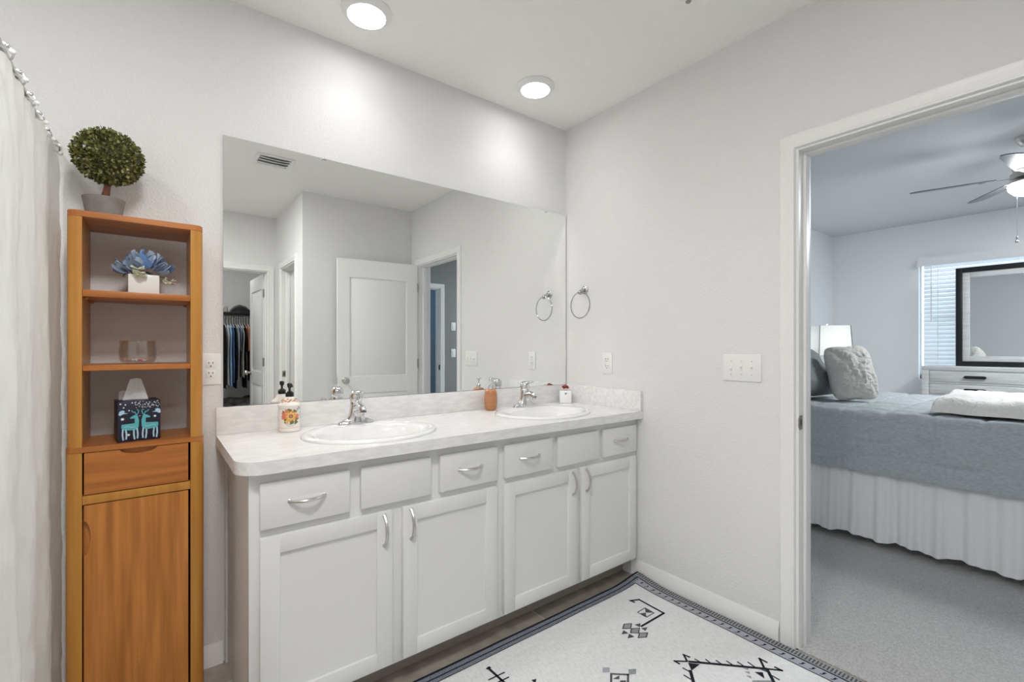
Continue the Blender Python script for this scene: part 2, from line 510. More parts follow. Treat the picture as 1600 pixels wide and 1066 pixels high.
CAS = [(0.0, 0.006), (0.004, 0.013), (0.010, 0.013), (0.013, 0.010), (0.020, 0.010), (0.034, 0.015), (0.044, 0.017), (0.052, 0.017), (0.058, 0.012), (0.060, 0.0), (0.0, 0.0)]
def casing(mb, a0, a1, top, f, floor=0.0):
    """stepped door casing round an opening a0..a1 x floor..top; f(a, z, out)"""
    seq = [(a0, floor, (1, 0)), (a0, top, (1, 1)), (a1, top, (-1, 1)), (a1, floor, (-1, 0))]
    rings = []
    s = 1 if a1 > a0 else -1
    for a, z, (da, dz) in seq:
        rings.append([f(a - s*da*w, z + dz*w, t) for w, t in CAS])
    mb.loft(rings)
def jamb(mb, f3, w0, w1, top, d0, d1, t=0.019):
    """door lining: f3(a, d, z) box corners; the opening a in w0..w1, depth d0..d1"""
    lo, hi = min(w0, w1), max(w0, w1)
    for a0, a1, z0, z1 in ((lo-t+0.006, lo, 0, top), (hi, hi+t-0.006, 0, top), (lo-t+0.006, hi+t-0.006, top, top+t-0.006)):
        p, q = f3(a0, d0, z0), f3(a1, d1, z1)
        mb.box(min(p[0], q[0]), max(p[0], q[0]), min(p[1], q[1]), max(p[1], q[1]), z0, z1)
    # stop strip
    s0, s1 = d0+(d1-d0)*0.36, d0+(d1-d0)*0.66
    for a0, a1, z0, z1 in ((lo, lo+0.011, 0, top-0.011), (hi-0.011, hi, 0, top-0.011), (lo, hi, top-0.011, top)):
        p, q = f3(a0, s0, z0), f3(a1, s1, z1)
        mb.box(min(p[0], q[0]), max(p[0], q[0]), min(p[1], q[1]), max(p[1], q[1]), z0, z1, 0.002)

# doorway between bathroom and bedroom
tr = thing('trim_1', 'white stepped casing and lining of the bedroom doorway', 'door trim', (0.06, -1.715, 0)); tag(tr, kind='structure')
m = MB()
casing(m, DY0-0.010+0.007, DY1+0.010-0.007, DZ-0.013+0.007, lambda a, z, t: Vector((-t, a, z)))
m.build('casing', M['trim'], tr)
m = MB()
casing(m, DY0-0.003, DY1+0.003, DZ-0.006, lambda a, z, t: Vector((0.12+t, a, z)))
m.build('casing', M['trim'], tr)
m = MB()
jamb(m, lambda a, d, z: (d, a, z), DY0-0.013, DY1+0.013, DZ-0.013, 0.0, 0.12)
m.build('lining', M['trim'], tr)
m = MB()
m.prism([(0.004, 0.895), (0.030, 0.895), (0.030, 0.952), (0.004, 0.952), (-0.004, 0.940), (-0.004, 0.907)], fXZ, DY0-0.0155, DY0-0.0125)
m.prism([(0.012, 0.912), (0.022, 0.912), (0.022, 0.936), (0.012, 0.936)], fXZ, DY0-0.0160, DY0-0.0150, mi=1)
m.build('strike_plate', [M['steel'], M['dark']], tr)
# recess doorway (toilet room)
tr = thing('trim_2', 'white casing of the side doorway in the mirrored recess', 'door trim', (-0.98, -2.79, 0)); tag(tr, kind='structure')
m = MB(); casing(m, TY0-0.003, TY1+0.003, TZ-0.006, lambda a, z, t: Vector((-1.04-t, a, z))); m.build('casing', M['trim'], tr)
m = MB(); jamb(m, lambda a, d, z: (d, a, z), TY0-0.013, TY1+0.013, TZ-0.013, -1.04, -0.92); m.build('lining', M['trim'], tr)
m = MB(); m.box(-1.032, -1.000, TY1+0.0128, TY1+0.0150, 0.93, 0.99, 0.0006); m.box(-1.022, -1.010, TY1+0.0148, TY1+0.0155, 0.945, 0.975, mi=1)
m.build('strike_plate', [M['steel'], M['dark']], tr)
# closet doorway
tr = thing('trim_3', 'white casing of the closet doorway seen in the mirror', 'door trim', (-1.49, -3.41, 0)); tag(tr, kind='structure')
m = MB(); casing(m, CX0+0.003, CX1-0.003, CZ-0.006, lambda a, z, t: Vector((a, -3.35+t, z))); m.build('casing', M['trim'], tr)
m = MB(); jamb(m, lambda a, d, z: (a, d, z), CX0+0.013, CX1-0.013, CZ-0.013, -3.35, -3.47); m.build('lining', M['trim'], tr)
# far bedroom doorway
tr = thing('trim_4', 'grey-lit casing of the far bedroom doorway seen in the mirror', 'door trim', (0.66, -3.61, 0)); tag(tr, kind='structure')
m = MB(); casing(m, BX0+0.003, BX1-0.003, 2.04, lambda a, z, t: Vector((a, -3.55+t, z))); m.build('casing', M['trim'], tr)
m = MB(); jamb(m, lambda a, d, z: (a, d, z), BX0+0.013, BX1-0.013, 2.032, -3.55, -3.67); m.build('lining', M['trim'], tr)
m = MB(); m.box(BX1-0.0155, BX1-0.0125, -3.575, -3.545, 0.92, 0.99, 0.0006); m.build('strike_plate', M['blackp'], tr)

def panel_door(name, label, width, height, loc, rot, knob_side=1, hinge_flip=1, panels=((0.95, 1.86), (0.20, 0.80))):
    """door slab in local x 0..width (hinge at 0), thickness in y 0..0.035, both faces with raised panels"""
    t = thing(name, label, 'door', loc)
    tag(t, kind='structure')
    m = MB()
    m.box(0.0, width, 0.009, 0.026, 0.0, height)
    st = 0.105
    for y0, y1 in ((0.0, 0.009), (0.026, 0.035)):
        m.box(0, st, y0, y1, 0, height); m.box(width-st, width, y0, y1, 0, height)
        zs = sorted([z for p in panels for z in p])
        edges = [0.0] + zs + [height]
        for z0, z1 in zip(edges[::2], edges[1::2]):
            m.box(st, width-st, y0, y1, z0, z1)
    for side, y0, y1 in ((0, 0.0, 0.009), (1, 0.026, 0.035)):
        for z0, z1 in panels:   # raised field with sloping sides
            yo, yi = (y1, y0+0.0005) if side == 0 else (y0, y1-0.0005)
            a0, a1 = st+0.012, width-st-0.012
            b0, b1 = z0+0.012, z1-0.012
            k = 0.020
            m.loft([[Vector((a0, yo, b0)), Vector((a1, yo, b0)), Vector((a1, yo, b1)), Vector((a0, yo, b1))],
                    [Vector((a0+k, yi, b0+k)), Vector((a1-k, yi, b0+k)), Vector((a1-k, yi, b1-k)), Vector((a0+k, yi, b1-k))]])
    o = m.build('door_slab', M['door'], t, origin=(0, 0, 0))
    m = MB()
    for s in (-1, 1):
        mx = Matrix.Translation((width-0.065, 0.0175+s*0.0175, 0.92)) @ Matrix.Rotation(-s*PI/2, 4, 'X')
        m.lathe([(0.032, 0), (0.032, 0.004), (0.026, 0.009), (0.013, 0.012), (0.012, 0.030), (0.020, 0.036), (0.028, 0.046), (0.030, 0.056), (0.026, 0.066), (0.014, 0.070)], n=24, mx=mx)
    m.box(width-0.0005, width+0.0012, 0.007, 0.028, 0.89, 0.95)
    m.build('door_knob', M['nickel'], t, origin=(0, 0, 0))
    for z in (0.20, 1.06, 1.80):
        m = MB()
        m.tube([(-0.004, -0.004, z-0.045), (-0.004, -0.004, z+0.045)], 0.0055, 8)
        m.box(-0.0012, 0.0006, 0.003, 0.032, z-0.045, z+0.045)
        m.build('hinge', M['steel'], t, origin=(0, 0, 0))
    t.rotation_euler = (0, 0, rot)
    return t
# bathroom door, swung open against the front wall: hinge near the wall corner
panel_door('door_1', 'white two-panel door standing open against the wall, seen in the mirror', 0.750, 2.025, (-0.020, -2.078, 0.012), PI+math.radians(5.0))
# closet door, swung into the closet
panel_door('door_2', 'white two-panel closet door swung into the closet, seen in the mirror', 0.735, 2.012, (-1.140, -3.478, 0.012), -PI/2-math.radians(1.5))

# bedroom window behind the blinds
wn = thing('window_1', 'white framed bedroom window behind the blinds', 'window', (4.70, -1.53, WZ0)); tag(wn, kind='structure')
m = MB()
for y0, y1, z0, z1 in ((WY0-0.014, WY0, WZ0, WZ1), (WY1, WY1+0.014, WZ0, WZ1), (WY1, WY0, WZ0, WZ0+0.05), (WY1, WY0, WZ1-0.05, WZ1), (WY1+0.1, WY0-0.1, 1.52, 1.56)):
    m.box(4.70, 4.755, min(y0, y1), max(y0, y1), z0, z1, 0.003)
m.build('window_frame', M['trim'], wn)
m = MB(); m.box(4.725, 4.731, WY1+0.012, WY0-0.012, WZ0+0.045, WZ1-0.045)
m.build('window_pane', M['thin'], wn)

# ------------------------------------------------------------------ vanity
VX0, VX1 = -1.846, -0.004
YF, YD = -0.545, -0.564           # face frame front, door and drawer fronts
van = thing('vanity_cabinet', 'long white shaker vanity cabinet under the mirror', 'cabinet', (-0.925, -0.28, 0))
m = MB()
DR = [(-1.823, -1.553), (-1.515, -1.248), (-1.210, -0.940), (-0.902, -0.630), (-0.597, -0.318), (-0.283, -0.022)]
DO = [(-1.823, -1.403), (-1.361, -0.942), (-0.904, -0.472), (-0.440, -0.024)]
m.box(VX0, VX1, YF, YF+0.019, 0.088, 0.850, 0.001)                                   # face frame sheet
m.box(VX0, VX0+0.016, YF+0.019, -0.004, 0.0, 0.850)                                  # end panels
m.box(VX1-0.016, VX1, YF+0.019, -0.004, 0.0, 0.850)
m.box(VX0+0.016, VX1-0.016, YF+0.019, -0.004, 0.088, 0.105)
m.box(VX0-0.004, VX0+0.001, YF, YF+0.030, 0.0, 0.850, 0.001)
m.box(VX0-0.010, VX0, -0.022, -0.0008, 0.0, 0.850, 0.003)                               # scribe strip at the wall
m.build('cabinet_body', M['cab'], van)
m = MB(); m.box(VX0+0.016, VX1-0.001, -0.468, -0.452, 0.0, 0.088)
m.build('toe_kick', M['kick'], van)
def pull(parent, c, vertical):
    m = MB()
    pts, rs = [], []
    for i in range(15):
        s = i/14*2-1
        out = 0.026*(1-s*s)**0.75 + 0.001
        rs.append(0.0042 + 0.0022*(1-abs(s)) + (0.002 if abs(s) > 0.9 else 0))
        d = s*0.052
        pts.append((c[0]+(0 if vertical else d), c[1]-out, c[2]+(d if vertical else 0)))
    m.tube(pts, rs, 8)
    for s in (-1, 1):
        q = (c[0]+(0 if vertical else s*0.052), c[1], c[2]+(s*0.052 if vertical else 0))
        m.lathe([(0.0072, 0), (0.0072, 0.002), (0.0045, 0.004)], q, 10, mx=Matrix.Rotation(PI/2, 4, 'X'))
    return m.build('handle', M['nickel'], parent)
for i, (a, b) in enumerate(DR):
    m = MB(); m.box(a, b, YD, YF-0.0005, 0.676, 0.817, 0.003)
    d = m.build('false_front' if i in (1, 4) else 'drawer', M['cab'], van)
    if i not in (1, 4):
        pull(d, ((a+b)/2, YD, 0.750), False)
def shaker(a, b, z0, z1):
    m = MB(); w = 0.056
    m.box(a, a+w, YD, YF-0.0005, z0, z1, 0.0022); m.box(b-w, b, YD, YF-0.0005, z0, z1, 0.0022)
    m.box(a+w-0.001, b-w+0.001, YD, YF-0.0005, z0, z0+w, 0.0022); m.box(a+w-0.001, b-w+0.001, YD, YF-0.0005, z1-w, z1, 0.0022)
    m.box(a+w-0.003, b-w+0.003, YD+0.0095, YF-0.002, z0+w-0.003, z1-w+0.003)
    return m
for i, (a, b) in enumerate(DO):
    d = shaker(a, b, 0.102, 0.651).build('door', M['cab'], van)
    x = b-0.030 if i in (0, 2) else a+0.030
    pull(d, (x, YD, 0.585), True)

# countertop with two oval cut-outs, backsplash and side splash
ctop = thing('vanity_countertop', 'pale grey mottled laminate countertop with backsplash', 'countertop', (-0.94, -0.3, 0.850))
CL, CF, ZT, ZB = -1.886, -0.590, 0.890, 0.850
SINKS = [(-1.385, -0.318), (-0.474, -0.318)]
SA, SB = 0.262, 0.225
bm = bmesh.new()
def addf(pts):
    bm.faces.new([bm.verts.new((x, y, ZT)) for x, y in pts])
cells = [(-1.66, -1.11), (-0.75, -0.20)]
rc = 0.075
arc = [(CL+rc-rc*math.cos(t), CF+rc-rc*math.sin(t)) for t in [PI/2*i/10 for i in range(11)]]
addf([(CL, -0.001)] + arc + [(cells[0][0], CF), (cells[0][0], -0.001)])
addf([(cells[0][1], -0.001), (cells[0][1], CF), (cells[1][0], CF), (cells[1][0], -0.001)])
addf([(cells[1][1], -0.001), (cells[1][1], CF), (-0.001, CF), (-0.001, -0.001)])
for (x0, x1), (sx, sy) in zip(cells, SINKS):
    a_, b_ = SA-0.02, SB-0.02
    cor = [math.atan2(y-sy, x-sx) % (2*PI) for x in (x0, x1) for y in (CF, -0.001)]
    ang = sorted([2*PI*k/48 for k in range(48)] + cor)
    inner = [(sx+a_*math.cos(t), sy+b_*math.sin(t)) for t in ang]
    outer = []
    for t in ang:
        c_, s_ = math.cos(t), math.sin(t)
        k = min([((x1 if c_ > 0 else x0)-sx)/c_ if abs(c_) > 1e-9 else 1e9, ((-0.001 if s_ > 0 else CF)-sy)/s_ if abs(s_) > 1e-9 else 1e9])
        outer.append((sx+c_*k, sy+s_*k))
    n = len(ang)
    for i in range(n):
        j = (i+1) % n
        addf([inner[i], outer[i], outer[j], inner[j]])
bmesh.ops.remove_doubles(bm, verts=bm.verts, dist=1e-5)
bmesh.ops.recalc_face_normals(bm, faces=bm.faces)
ex = bmesh.ops.extrude_face_region(bm, geom=list(bm.faces))
for v in [g for g in ex['geom'] if isinstance(g, bmesh.types.BMVert)]:
    v.co.z = ZB
m = MB(); m.merge(bm)
m.build('worktop', M['lam'], ctop, 40)
m = MB(); m.box(CL, -0.0012, -0.020, -0.0012, ZT+0.0003, 0.996, 0.0015)
m.build('backsplash', M['lam'], ctop)
m = MB(); m.box(-0.020, -0.0012, CF+0.004, -0.0205, ZT+0.0003, 0.996, 0.0015)
m.build('side_splash', M['lam'], ctop)

def make_sink(c, label):
    t = thing('oval_sink', label, 'sink', (c[0], c[1], ZT), 'oval sinks in the vanity top')
    prof = [(SA-0.026, SB-0.026, 0, 0.0006), (SA, SB, 0, 0.0006), (SA+0.001, SB+0.001, 0, 0.005), (SA-0.004, SB-0.004, 0, 0.011), (SA-0.014, SB-0.014, 0, 0.0135), (SA-0.028, SB-0.028, 0, 0.0125),
            (0.226, 0.166, -0.024, 0.0105), (0.214, 0.154, -0.026, 0.002), (0.204, 0.145, -0.026, -0.020), (0.190, 0.134, -0.026, -0.060), (0.160, 0.112, -0.024, -0.100), (0.110, 0.080, -0.020, -0.122), (0.055, 0.042, -0.016, -0.131), (0.024, 0.024, -0.014, -0.133)]
    m = MB()
    m.loft([[Vector((c[0]+a*math.cos(2*PI*k/64), c[1]+dy+b*math.sin(2*PI*k/64), ZT+dz)) for k in range(64)] for a, b, dy, dz in prof], cap0=False)
    m.build('basin', M['porc'], t, 60)
    m = MB()
    m.lathe([(0.022, 0), (0.022, 0.003), (0.017, 0.004), (0.016, 0.002), (0.004, 0.003)], (c[0], c[1]-0.014, ZT-0.1325), 20)
    m.build('drain', M['chrome'], t)
    return t
s1 = make_sink(SINKS[0], 'white oval sink beside the floral soap bottle, nearer the wooden tower')
s2 = make_sink(SINKS[1], 'white oval sink between the amber soap pump and the wall')

def make_faucet(label, loc):
    t = thing('faucet', label, 'faucet', (0, 0, 0), 'single-lever chrome faucets')
    m = MB()                                         # deck plate with flared ends
    pl = []
    for k in range(40):
        a = 2*PI*k/40
        x = 0.078*math.cos(a)
        y = 0.027*math.copysign(abs(math.sin(a))**0.75, math.sin(a))*(1.0 if abs(x) < 0.05 else 0.9)
        pl.append((x, y))
    m.loft([[Vector((x*s, y*s, z)) for x, y in pl] for s, z in ((1, 0), (1.0, 0.004), (0.96, 0.010), (0.80, 0.016), (0.62, 0.022))])
    m.build('deck_plate', M['chrome'], t)
    m = MB()                                         # waisted body
    rings = []
    for z, rx, ry, dy in ((0.012, 0.050, 0.026, 0), (0.022, 0.040, 0.025, 0), (0.036, 0.031, 0.024, 0), (0.055, 0.0275, 0.025, -0.001), (0.075, 0.0255, 0.025, -0.002), (0.092, 0.0245, 0.0245, -0.002), (0.098, 0.022, 0.022, -0.002)):
        rings.append([Vector((rx*math.cos(2*PI*k/28), dy+ry*math.sin(2*PI*k/28), z)) for k in range(28)])
    m.loft(rings)
    m.build('body', M['chrome'], t)
    m = MB()                                         # spout
    m.tube([(0, -0.005, 0.058), (0, -0.024, 0.069), (0, -0.046, 0.074), (0, -0.066, 0.073), (0, -0.082, 0.067), (0, -0.088, 0.059)], [0.022, 0.0195, 0.017, 0.0155, 0.015, 0.0145], 16)
    m.lathe([(0.0135, 0), (0.0145, 0.003), (0.0145, 0.012)], (0, -0.088, 0.047), 16)
    m.build('spout', M['chrome'], t)
    m = MB()                                         # domed cap with lever
    m.lathe([(0.0235, 0.094), (0.0265, 0.100), (0.0275, 0.112), (0.0265, 0.124), (0.0225, 0.134), (0.014, 0.141), (0.003, 0.143)], (0, -0.002, 0), 28)
    m.tube([(0, 0.004, 0.128), (0, -0.022, 0.134), (0, -0.045, 0.138), (0, -0.066, 0.142), (0, -0.076, 0.144)], [0.022, 0.0225, 0.0185, 0.012, 0.004], 16, flat=0.42, up=(0, 0, 1))
    m.build('lever', M['chrome'], t)
    m = MB()
    m.tube([(0, 0.029, 0.004), (0, 0.030, 0.060)], 0.0022, 8)
    m.ball((0, 0.030, 0.063), 0.005)
    m.build('lift_rod', M['chrome'], t)
    t.location = loc
    return t
f1 = make_faucet('chrome faucet on the sink beside the floral soap bottle', (-1.385, -0.135, ZT+0.0115))
f2 = copy_tree(f1); f2.location = (-0.448, -0.135, ZT+0.0115)
f2['label'] = 'chrome faucet beside the amber soap pump, nearer the room corner'

# wall mirror
mir = thing('wall_mirror', 'large frameless mirror on the wall above the vanity', 'mirror', (-0.93, -0.003, 0.998))
m = MB()
m.box(-1.861, -0.007, -0.0062, -0.0012, 0.998, 2.062, mi=1)
m.bm.faces.ensure_lookup_table()
for f in m.bm.faces:
    if abs(f.calc_center_median().y + 0.0062) < 1e-5:
        f.material_index = 0
m.build('mirror_glass', [M['mirror'], M['edge']], mir)
for x, z, s in ((-1.484, 2.062, 1), (-0.175, 2.062, 1), (-1.484, 0.998, -1), (-0.175, 0.998, -1)):
    m = MB(); m.box(x-0.011, x+0.011, -0.0085, -0.0065, z-0.008 if s > 0 else z-0.0005, z+0.0005 if s > 0 else z+0.008, 0.0008)
    m.build('clip', M['chrome'], mir)

# towel ring
tw = thing('towel_ring', 'round chrome towel ring on the wall beside the mirror', 'towel ring', (-0.02, -0.167, 1.575))
m = MB()
RX = Matrix.Rotation(-PI/2, 4, 'Y')
m.lathe([(0.026, 0.0006), (0.026, 0.006), (0.022, 0.011), (0.013, 0.014)], (0, -0.167, 1.578), 24, mx=RX)
m.tube([(-0.012, -0.167, 1.578), (-0.030, -0.168, 1.572), (-0.046, -0.170, 1.562)], [0.012, 0.011, 0.012], 14)
m.ball((-0.047, -0.170, 1.560), 0.0145)
m.build('post', M['dimchrome'], tw)
m = MB(); m.tube([(-0.047, -0.170+0.078*math.sin(2*PI*k/48), 1.484+0.078*math.cos(2*PI*k/48)) for k in range(48)], 0.0032, 10, closed=True)
m.build('ring', M['dimchrome'], tw)

# outlets and switches
def outlet(name, label, c, f, cat='outlet', mp=None, md=None):
    """f(a, z, out) maps plate coordinates to the wall"""
    t = thing(name, label, cat, f(c[0], c[1], 0))
    m = MB()
    def pbox(mb, a0, a1, z0, z1, d0, d1, bev, mi=None):
        p, q = f(c[0]+a0, c[1]+z0, d0), f(c[0]+a1, c[1]+z1, d1)
        mb.box(min(p.x, q.x), max(p.x, q.x), min(p.y, q.y), max(p.y, q.y), min(p.z, q.z), max(p.z, q.z), bev, mi)
    pbox(m, -0.036, 0.036, -0.060, 0.060, 0.0004, 0.006, 0.0025)
    m.build('cover_plate', mp or M['plate'], t)
    m = MB()
    for s in (-1, 1):
        pbox(m, -0.0165, 0.0165, s*0.0195-0.014, s*0.0195+0.014, 0.005, 0.0078, 0.002, 0)
        for a in (-0.0065, 0.0065):
            pbox(m, a-0.0012, a+0.0012, s*0.0195+0.001, s*0.0195+0.009, 0.0074, 0.0081, 0, 1)
        pbox(m, -0.0022, 0.0022, s*0.0195-0.010, s*0.0195-0.0055, 0.0074, 0.0081, 0, 1)
    m.build('receptacle', [mp or M['plate'], md or M['dark']], t)
    return t
outlet('wall_outlet', 'white duplex outlet on the wall below the towel ring', (-0.343, 1.139), lambda a, z, d: Vector((-d, a, z)))
outlet('wall_outlet', 'white outlet between the wooden tower and the mirror edge', (-1.902, 1.146), lambda a, z, d: Vector((a, -d, z)))
sw = thing('switch_plate', 'white three-toggle switch plate beside the bedroom doorway', 'light switch', (0, -1.118, 1.139))
m = MB(); m.box(-0.006, -0.0004, -1.203, -1.033, 1.079, 1.199, 0.0025)
m.build('cover_plate', M['plate'], sw)
for k, up in ((-1, 1), (0, 1), (1, -1)):
    yc = -1.118 + k*0.046
    m = MB()
    m.box(-0.0075, -0.0055, yc-0.0055, yc+0.0055, 1.126, 1.152, 0.0006)
    m.tube([(-0.006, yc, 1.139), (-0.017, yc, 1.139+up*0.008)], [0.0045, 0.0035], 8)
    m.build('toggle', M['plate'], sw)
    for z in (1.109, 1.169):
        m = MB(); m.lathe([(0.003, 0), (0.003, 0.0015), (0.001, 0.002)], (-0.006, yc, z), 10, mx=RX)
        m.build('screw', M['nickel'], sw)
for z, lab in ((1.52, 'upper dim switch plate on the grey bedroom wall in the mirror'), (1.15, 'lower dim switch plate on the grey bedroom wall in the mirror')):
    t = thing('switch_plate', lab, 'light switch', (1.25, -3.55, z))
    m = MB(); m.box(1.215, 1.285, -3.5496, -3.544, z-0.058, z+0.058, 0.0025); m.build('cover_plate', M['plate'], t)
    m = MB(); m.box(1.233, 1.267, -3.545, -3.541, z-0.033, z+0.033, 0.0015); m.build('rocker', M['plate'], t)

# recessed lamps over the vanity, vent, sprinkler
def make_can(label, x, y):
    t = thing('recessed_light', label, 'ceiling light', (x, y, H), 'recessed lights over the vanity')
    m = MB(); m.lathe([(0.100, -0.0006), (0.100, -0.004), (0.094, -0.010), (0.080, -0.020), (0.075, -0.022)], (x, y, H), 48, cap1=False)
    m.build('trim_ring', M['trim'], t)
    m = MB(); m.lathe([(0.0755, -0.019), (0.0745, -0.0225), (0.050, -0.0245), (0.001, -0.025)], (x, y, H), 48, cap0=False)
    m.build('lens', M['lens'], t)
    b = area('downlight_beam', (0, 0, -0.027), 0.14, 0.14, CAN_WATTS, WARM, shape='DISK')
    b.data.spread = math.radians(118)
    b.parent = t
make_can('glowing round ceiling light at the top edge, over the nearer sink', -1.386, -0.265)
make_can('glowing round ceiling light near the room corner', -0.483, -0.268)
vt = thing('ceiling_vent', 'white ceiling vent with curved louvres, seen in the mirror', 'vent', (-1.375, -1.664, H))
m = MB()
vx, vy = -1.375, -1.664
for x0, x1, y0, y1 in ((-0.125, 0.125, 0.088, 0.112), (-0.125, 0.125, -0.112, -0.088), (-0.125, -0.100, -0.09, 0.09), (0.100, 0.125, -0.09, 0.09)):
    m.box(vx+x0, vx+x1, vy+y0, vy+y1, H-0.012, H-0.0005, 0.003)
m.build('frame', M['trim'], vt)
for yo in (-0.045, 0.012, 0.062):
    m = MB(); m.grid(8, 6, lambda u, v: Vector((vx-0.100+0.2*u, vy+yo+0.055*v-0.028, H-0.004-0.020*math.sin(PI*0.5*v)*(1-0.35*(2*u-1)**2))))
    m.build('louvre', M['trim'], vt)
m = MB(); m.box(vx-0.1, vx+0.1, vy-0.09, vy+0.09, H-0.0018, H-0.0006)
m.build('duct', M['ventgrey'], vt)
sp = thing('sprinkler_head', 'small metal sprinkler fitting on the ceiling at the top edge of the photo', 'sprinkler', (-0.430, -1.121, H))
m = MB(); m.lathe([(0.030, -0.0006), (0.028, -0.004), (0.012, -0.007)], (-0.430, -1.121, H), 20); m.build('escutcheon', M['trim'], sp)
m = MB(); m.lathe([(0.008, -0.006), (0.008, -0.018), (0.005, -0.020), (0.005, -0.028), (0.011, -0.030), (0.010, -0.032), (0.002, -0.033)], (-0.430, -1.121, H), 14); m.build('deflector', M['steel'], sp)

# ------------------------------------------------------------------ wooden tower
TX0, TX1, TF, TB = -2.282, -1.944, -0.250, -0.012
tower = thing('storage_tower', 'tall slim teak-coloured storage tower with open shelves', 'shelf', ((TX0+TX1)/2, -0.13, 0))
def side_outline(x0, x1, outer):
    """plan outline of an upright with a rounded outer front edge"""
    r = 0.024
    if outer < 0:
        return [(x0, TB), (x0, TF+r)] + [(x0+r-r*math.cos(t), TF+r-r*math.sin(t)) for t in (PI/8, PI/4, 3*PI/8)] + [(x0+r, TF), (x1, TF), (x1, TB)]
    return [(x0, TB), (x0, TF), (x1-r, TF)] + [(x1-r+r*math.sin(t), TF+r-r*math.cos(t)) for t in (PI/8, PI/4, 3*PI/8)] + [(x1, TF+r), (x1, TB)]
def slab_outline(x0, x1, dy=0.0):
    r = 0.024
    y = TF-dy
    return [(x0, TB), (x0, y+r)] + [(x0+r-r*math.cos(t), y+r-r*math.sin(t)) for t in (PI/8, PI/4, 3*PI/8)] + [(x0+r, y), (x1-r, y)] + \
           [(x1-r+r*math.sin(t), y+r-r*math.cos(t)) for t in (PI/8, PI/4, 3*PI/8)] + [(x1, y+r), (x1, TB)]
PW = 0.035
for x0, x1, o_ in ((TX0, TX0+PW, -1), (TX1-PW, TX1, 1)):
    m = MB(); m.prism(side_outline(x0-0.003 if o_ < 0 else x0, x1 if o_ < 0 else x1+0.003, o_), fXY, 0.0, 0.913)
    m.build('lower_upright', M['woodp'], tower)
    m = MB(); m.prism(side_outline(x0, x1, o_), fXY, 0.930, 1.622)
    m.build('upper_upright', M['woodp'], tower)
m = MB(); m.prism(slab_outline(TX0-0.003, TX1+0.003), fXY, 0.9132, 0.9298, bev=0.0012); m.build('shelf', M['woodh'], tower)
m = MB(); m.prism(slab_outline(TX0, TX1), fXY, 1.6222, 1.641, bev=0.0012); m.build('top_board', M['woodh'], tower)
IX0, IX1 = TX0+PW+0.0004, TX1-PW-0.0004
for z0, z1 in ((1.384, 1.404), (1.159, 1.176)):
    m = MB(); m.box(IX0, IX1, TF+0.003, TB, z0, z1, 0.0015)
    sh = m.build('shelf', M['woodh'], tower)
    for x in (IX0+0.006, IX1-0.006):
        for y in (TF+0.035, TB-0.035):
            m = MB(); m.box(x-0.005, x+0.005, y-0.004, y+0.004, z0-0.007, z0-0.0002, 0.0015)
            m.build('shelf_pin', M['woodh'], sh)
m = MB(); m.box(IX0, IX1, TF+0.001, TF+0.025, 0.757, 0.783, 0.001)
m.build('rail', M['woodp'], tower)
m = MB(); m.box(IX0, IX1, TF+0.001, TF+0.020, 0.05, 0.074, 0.001); m.build('rail', M['woodp'], tower)
m = MB(); m.box(IX0, IX1, TB-0.006, TB, 0.05, 0.913); m.box(IX0, IX1, TF+0.025, TB-0.006, 0.05, 0.062)
m.build('back_panel', M['woodh'], tower)
# drawer front with a scooped finger pull along the top edge
xa, xb, za, zb = IX0+0.004, IX1-0.006, 0.786, 0.9115
xm = (xa+xb)/2
sc = [(xm+0.046*math.cos(t), zb-0.016*math.sin(t)) for t in [PI*i/12 for i in range(13)]]
m = MB(); m.prism([(xa, za), (xb, za), (xb, zb)] + sc + [(xa, zb)], fXZ, TF+0.003, TF+0.019)
m.box(xa+0.01, xb-0.01, TF+0.0195, TF+0.024, za+0.005, zb)
m.build('drawer', M['woodh'], tower)
# door with a scooped finger pull on the hinge-free edge
zd0, zd1 = 0.077, 0.754
zc = 0.655
sc = [(xa+0.015*math.sin(t), zc+0.052*math.cos(t)) for t in [PI*i/12 for i in range(13)]]
m = MB(); m.prism([(xa, zd0), (xb, zd0), (xb, zd1), (xa, zd1)] + sc, fXZ, TF+0.003, TF+0.019)
m.box(xa-0.003, xb-0.01, TF+0.0192, TF+0.024, zd0+0.005, zd1-0.005)
m.build('door', M['woodv'], tower)

# topiary
tp = thing('topiary_ball', 'small artificial boxwood ball in a grey pot on top of the wooden tower', 'plant', (-2.205, -0.13, 1.6415))
m = MB()
m.lathe([(0.040, 0.0), (0.043, 0.002), (0.053, 0.064), (0.0545, 0.070), (0.049, 0.070), (0.047, 0.060), (0.002, 0.060)], (-2.205, -0.13, 1.6416), 36)
m.build('pot', M['concrete'], tp)
m = MB()
m.tube([(-2.203, -0.13, 1.700), (-2.199, -0.131, 1.725), (-2.196, -0.13, 1.750), (-2.193, -0.13, 1.79)], [0.010, 0.0085, 0.008, 0.007], 10)
m.tube([(-2.212, -0.135, 1.700), (-2.206, -0.134, 1.73), (-2.198, -0.132, 1.77)], [0.005, 0.004, 0.003], 8)
m.build('trunk', M['bark'], tp)
m = MB()
c0 = Vector((-2.193, -0.13, 1.850))
m.ball(c0, 0.058, 1, 1, 0.94, 14, mi=0)
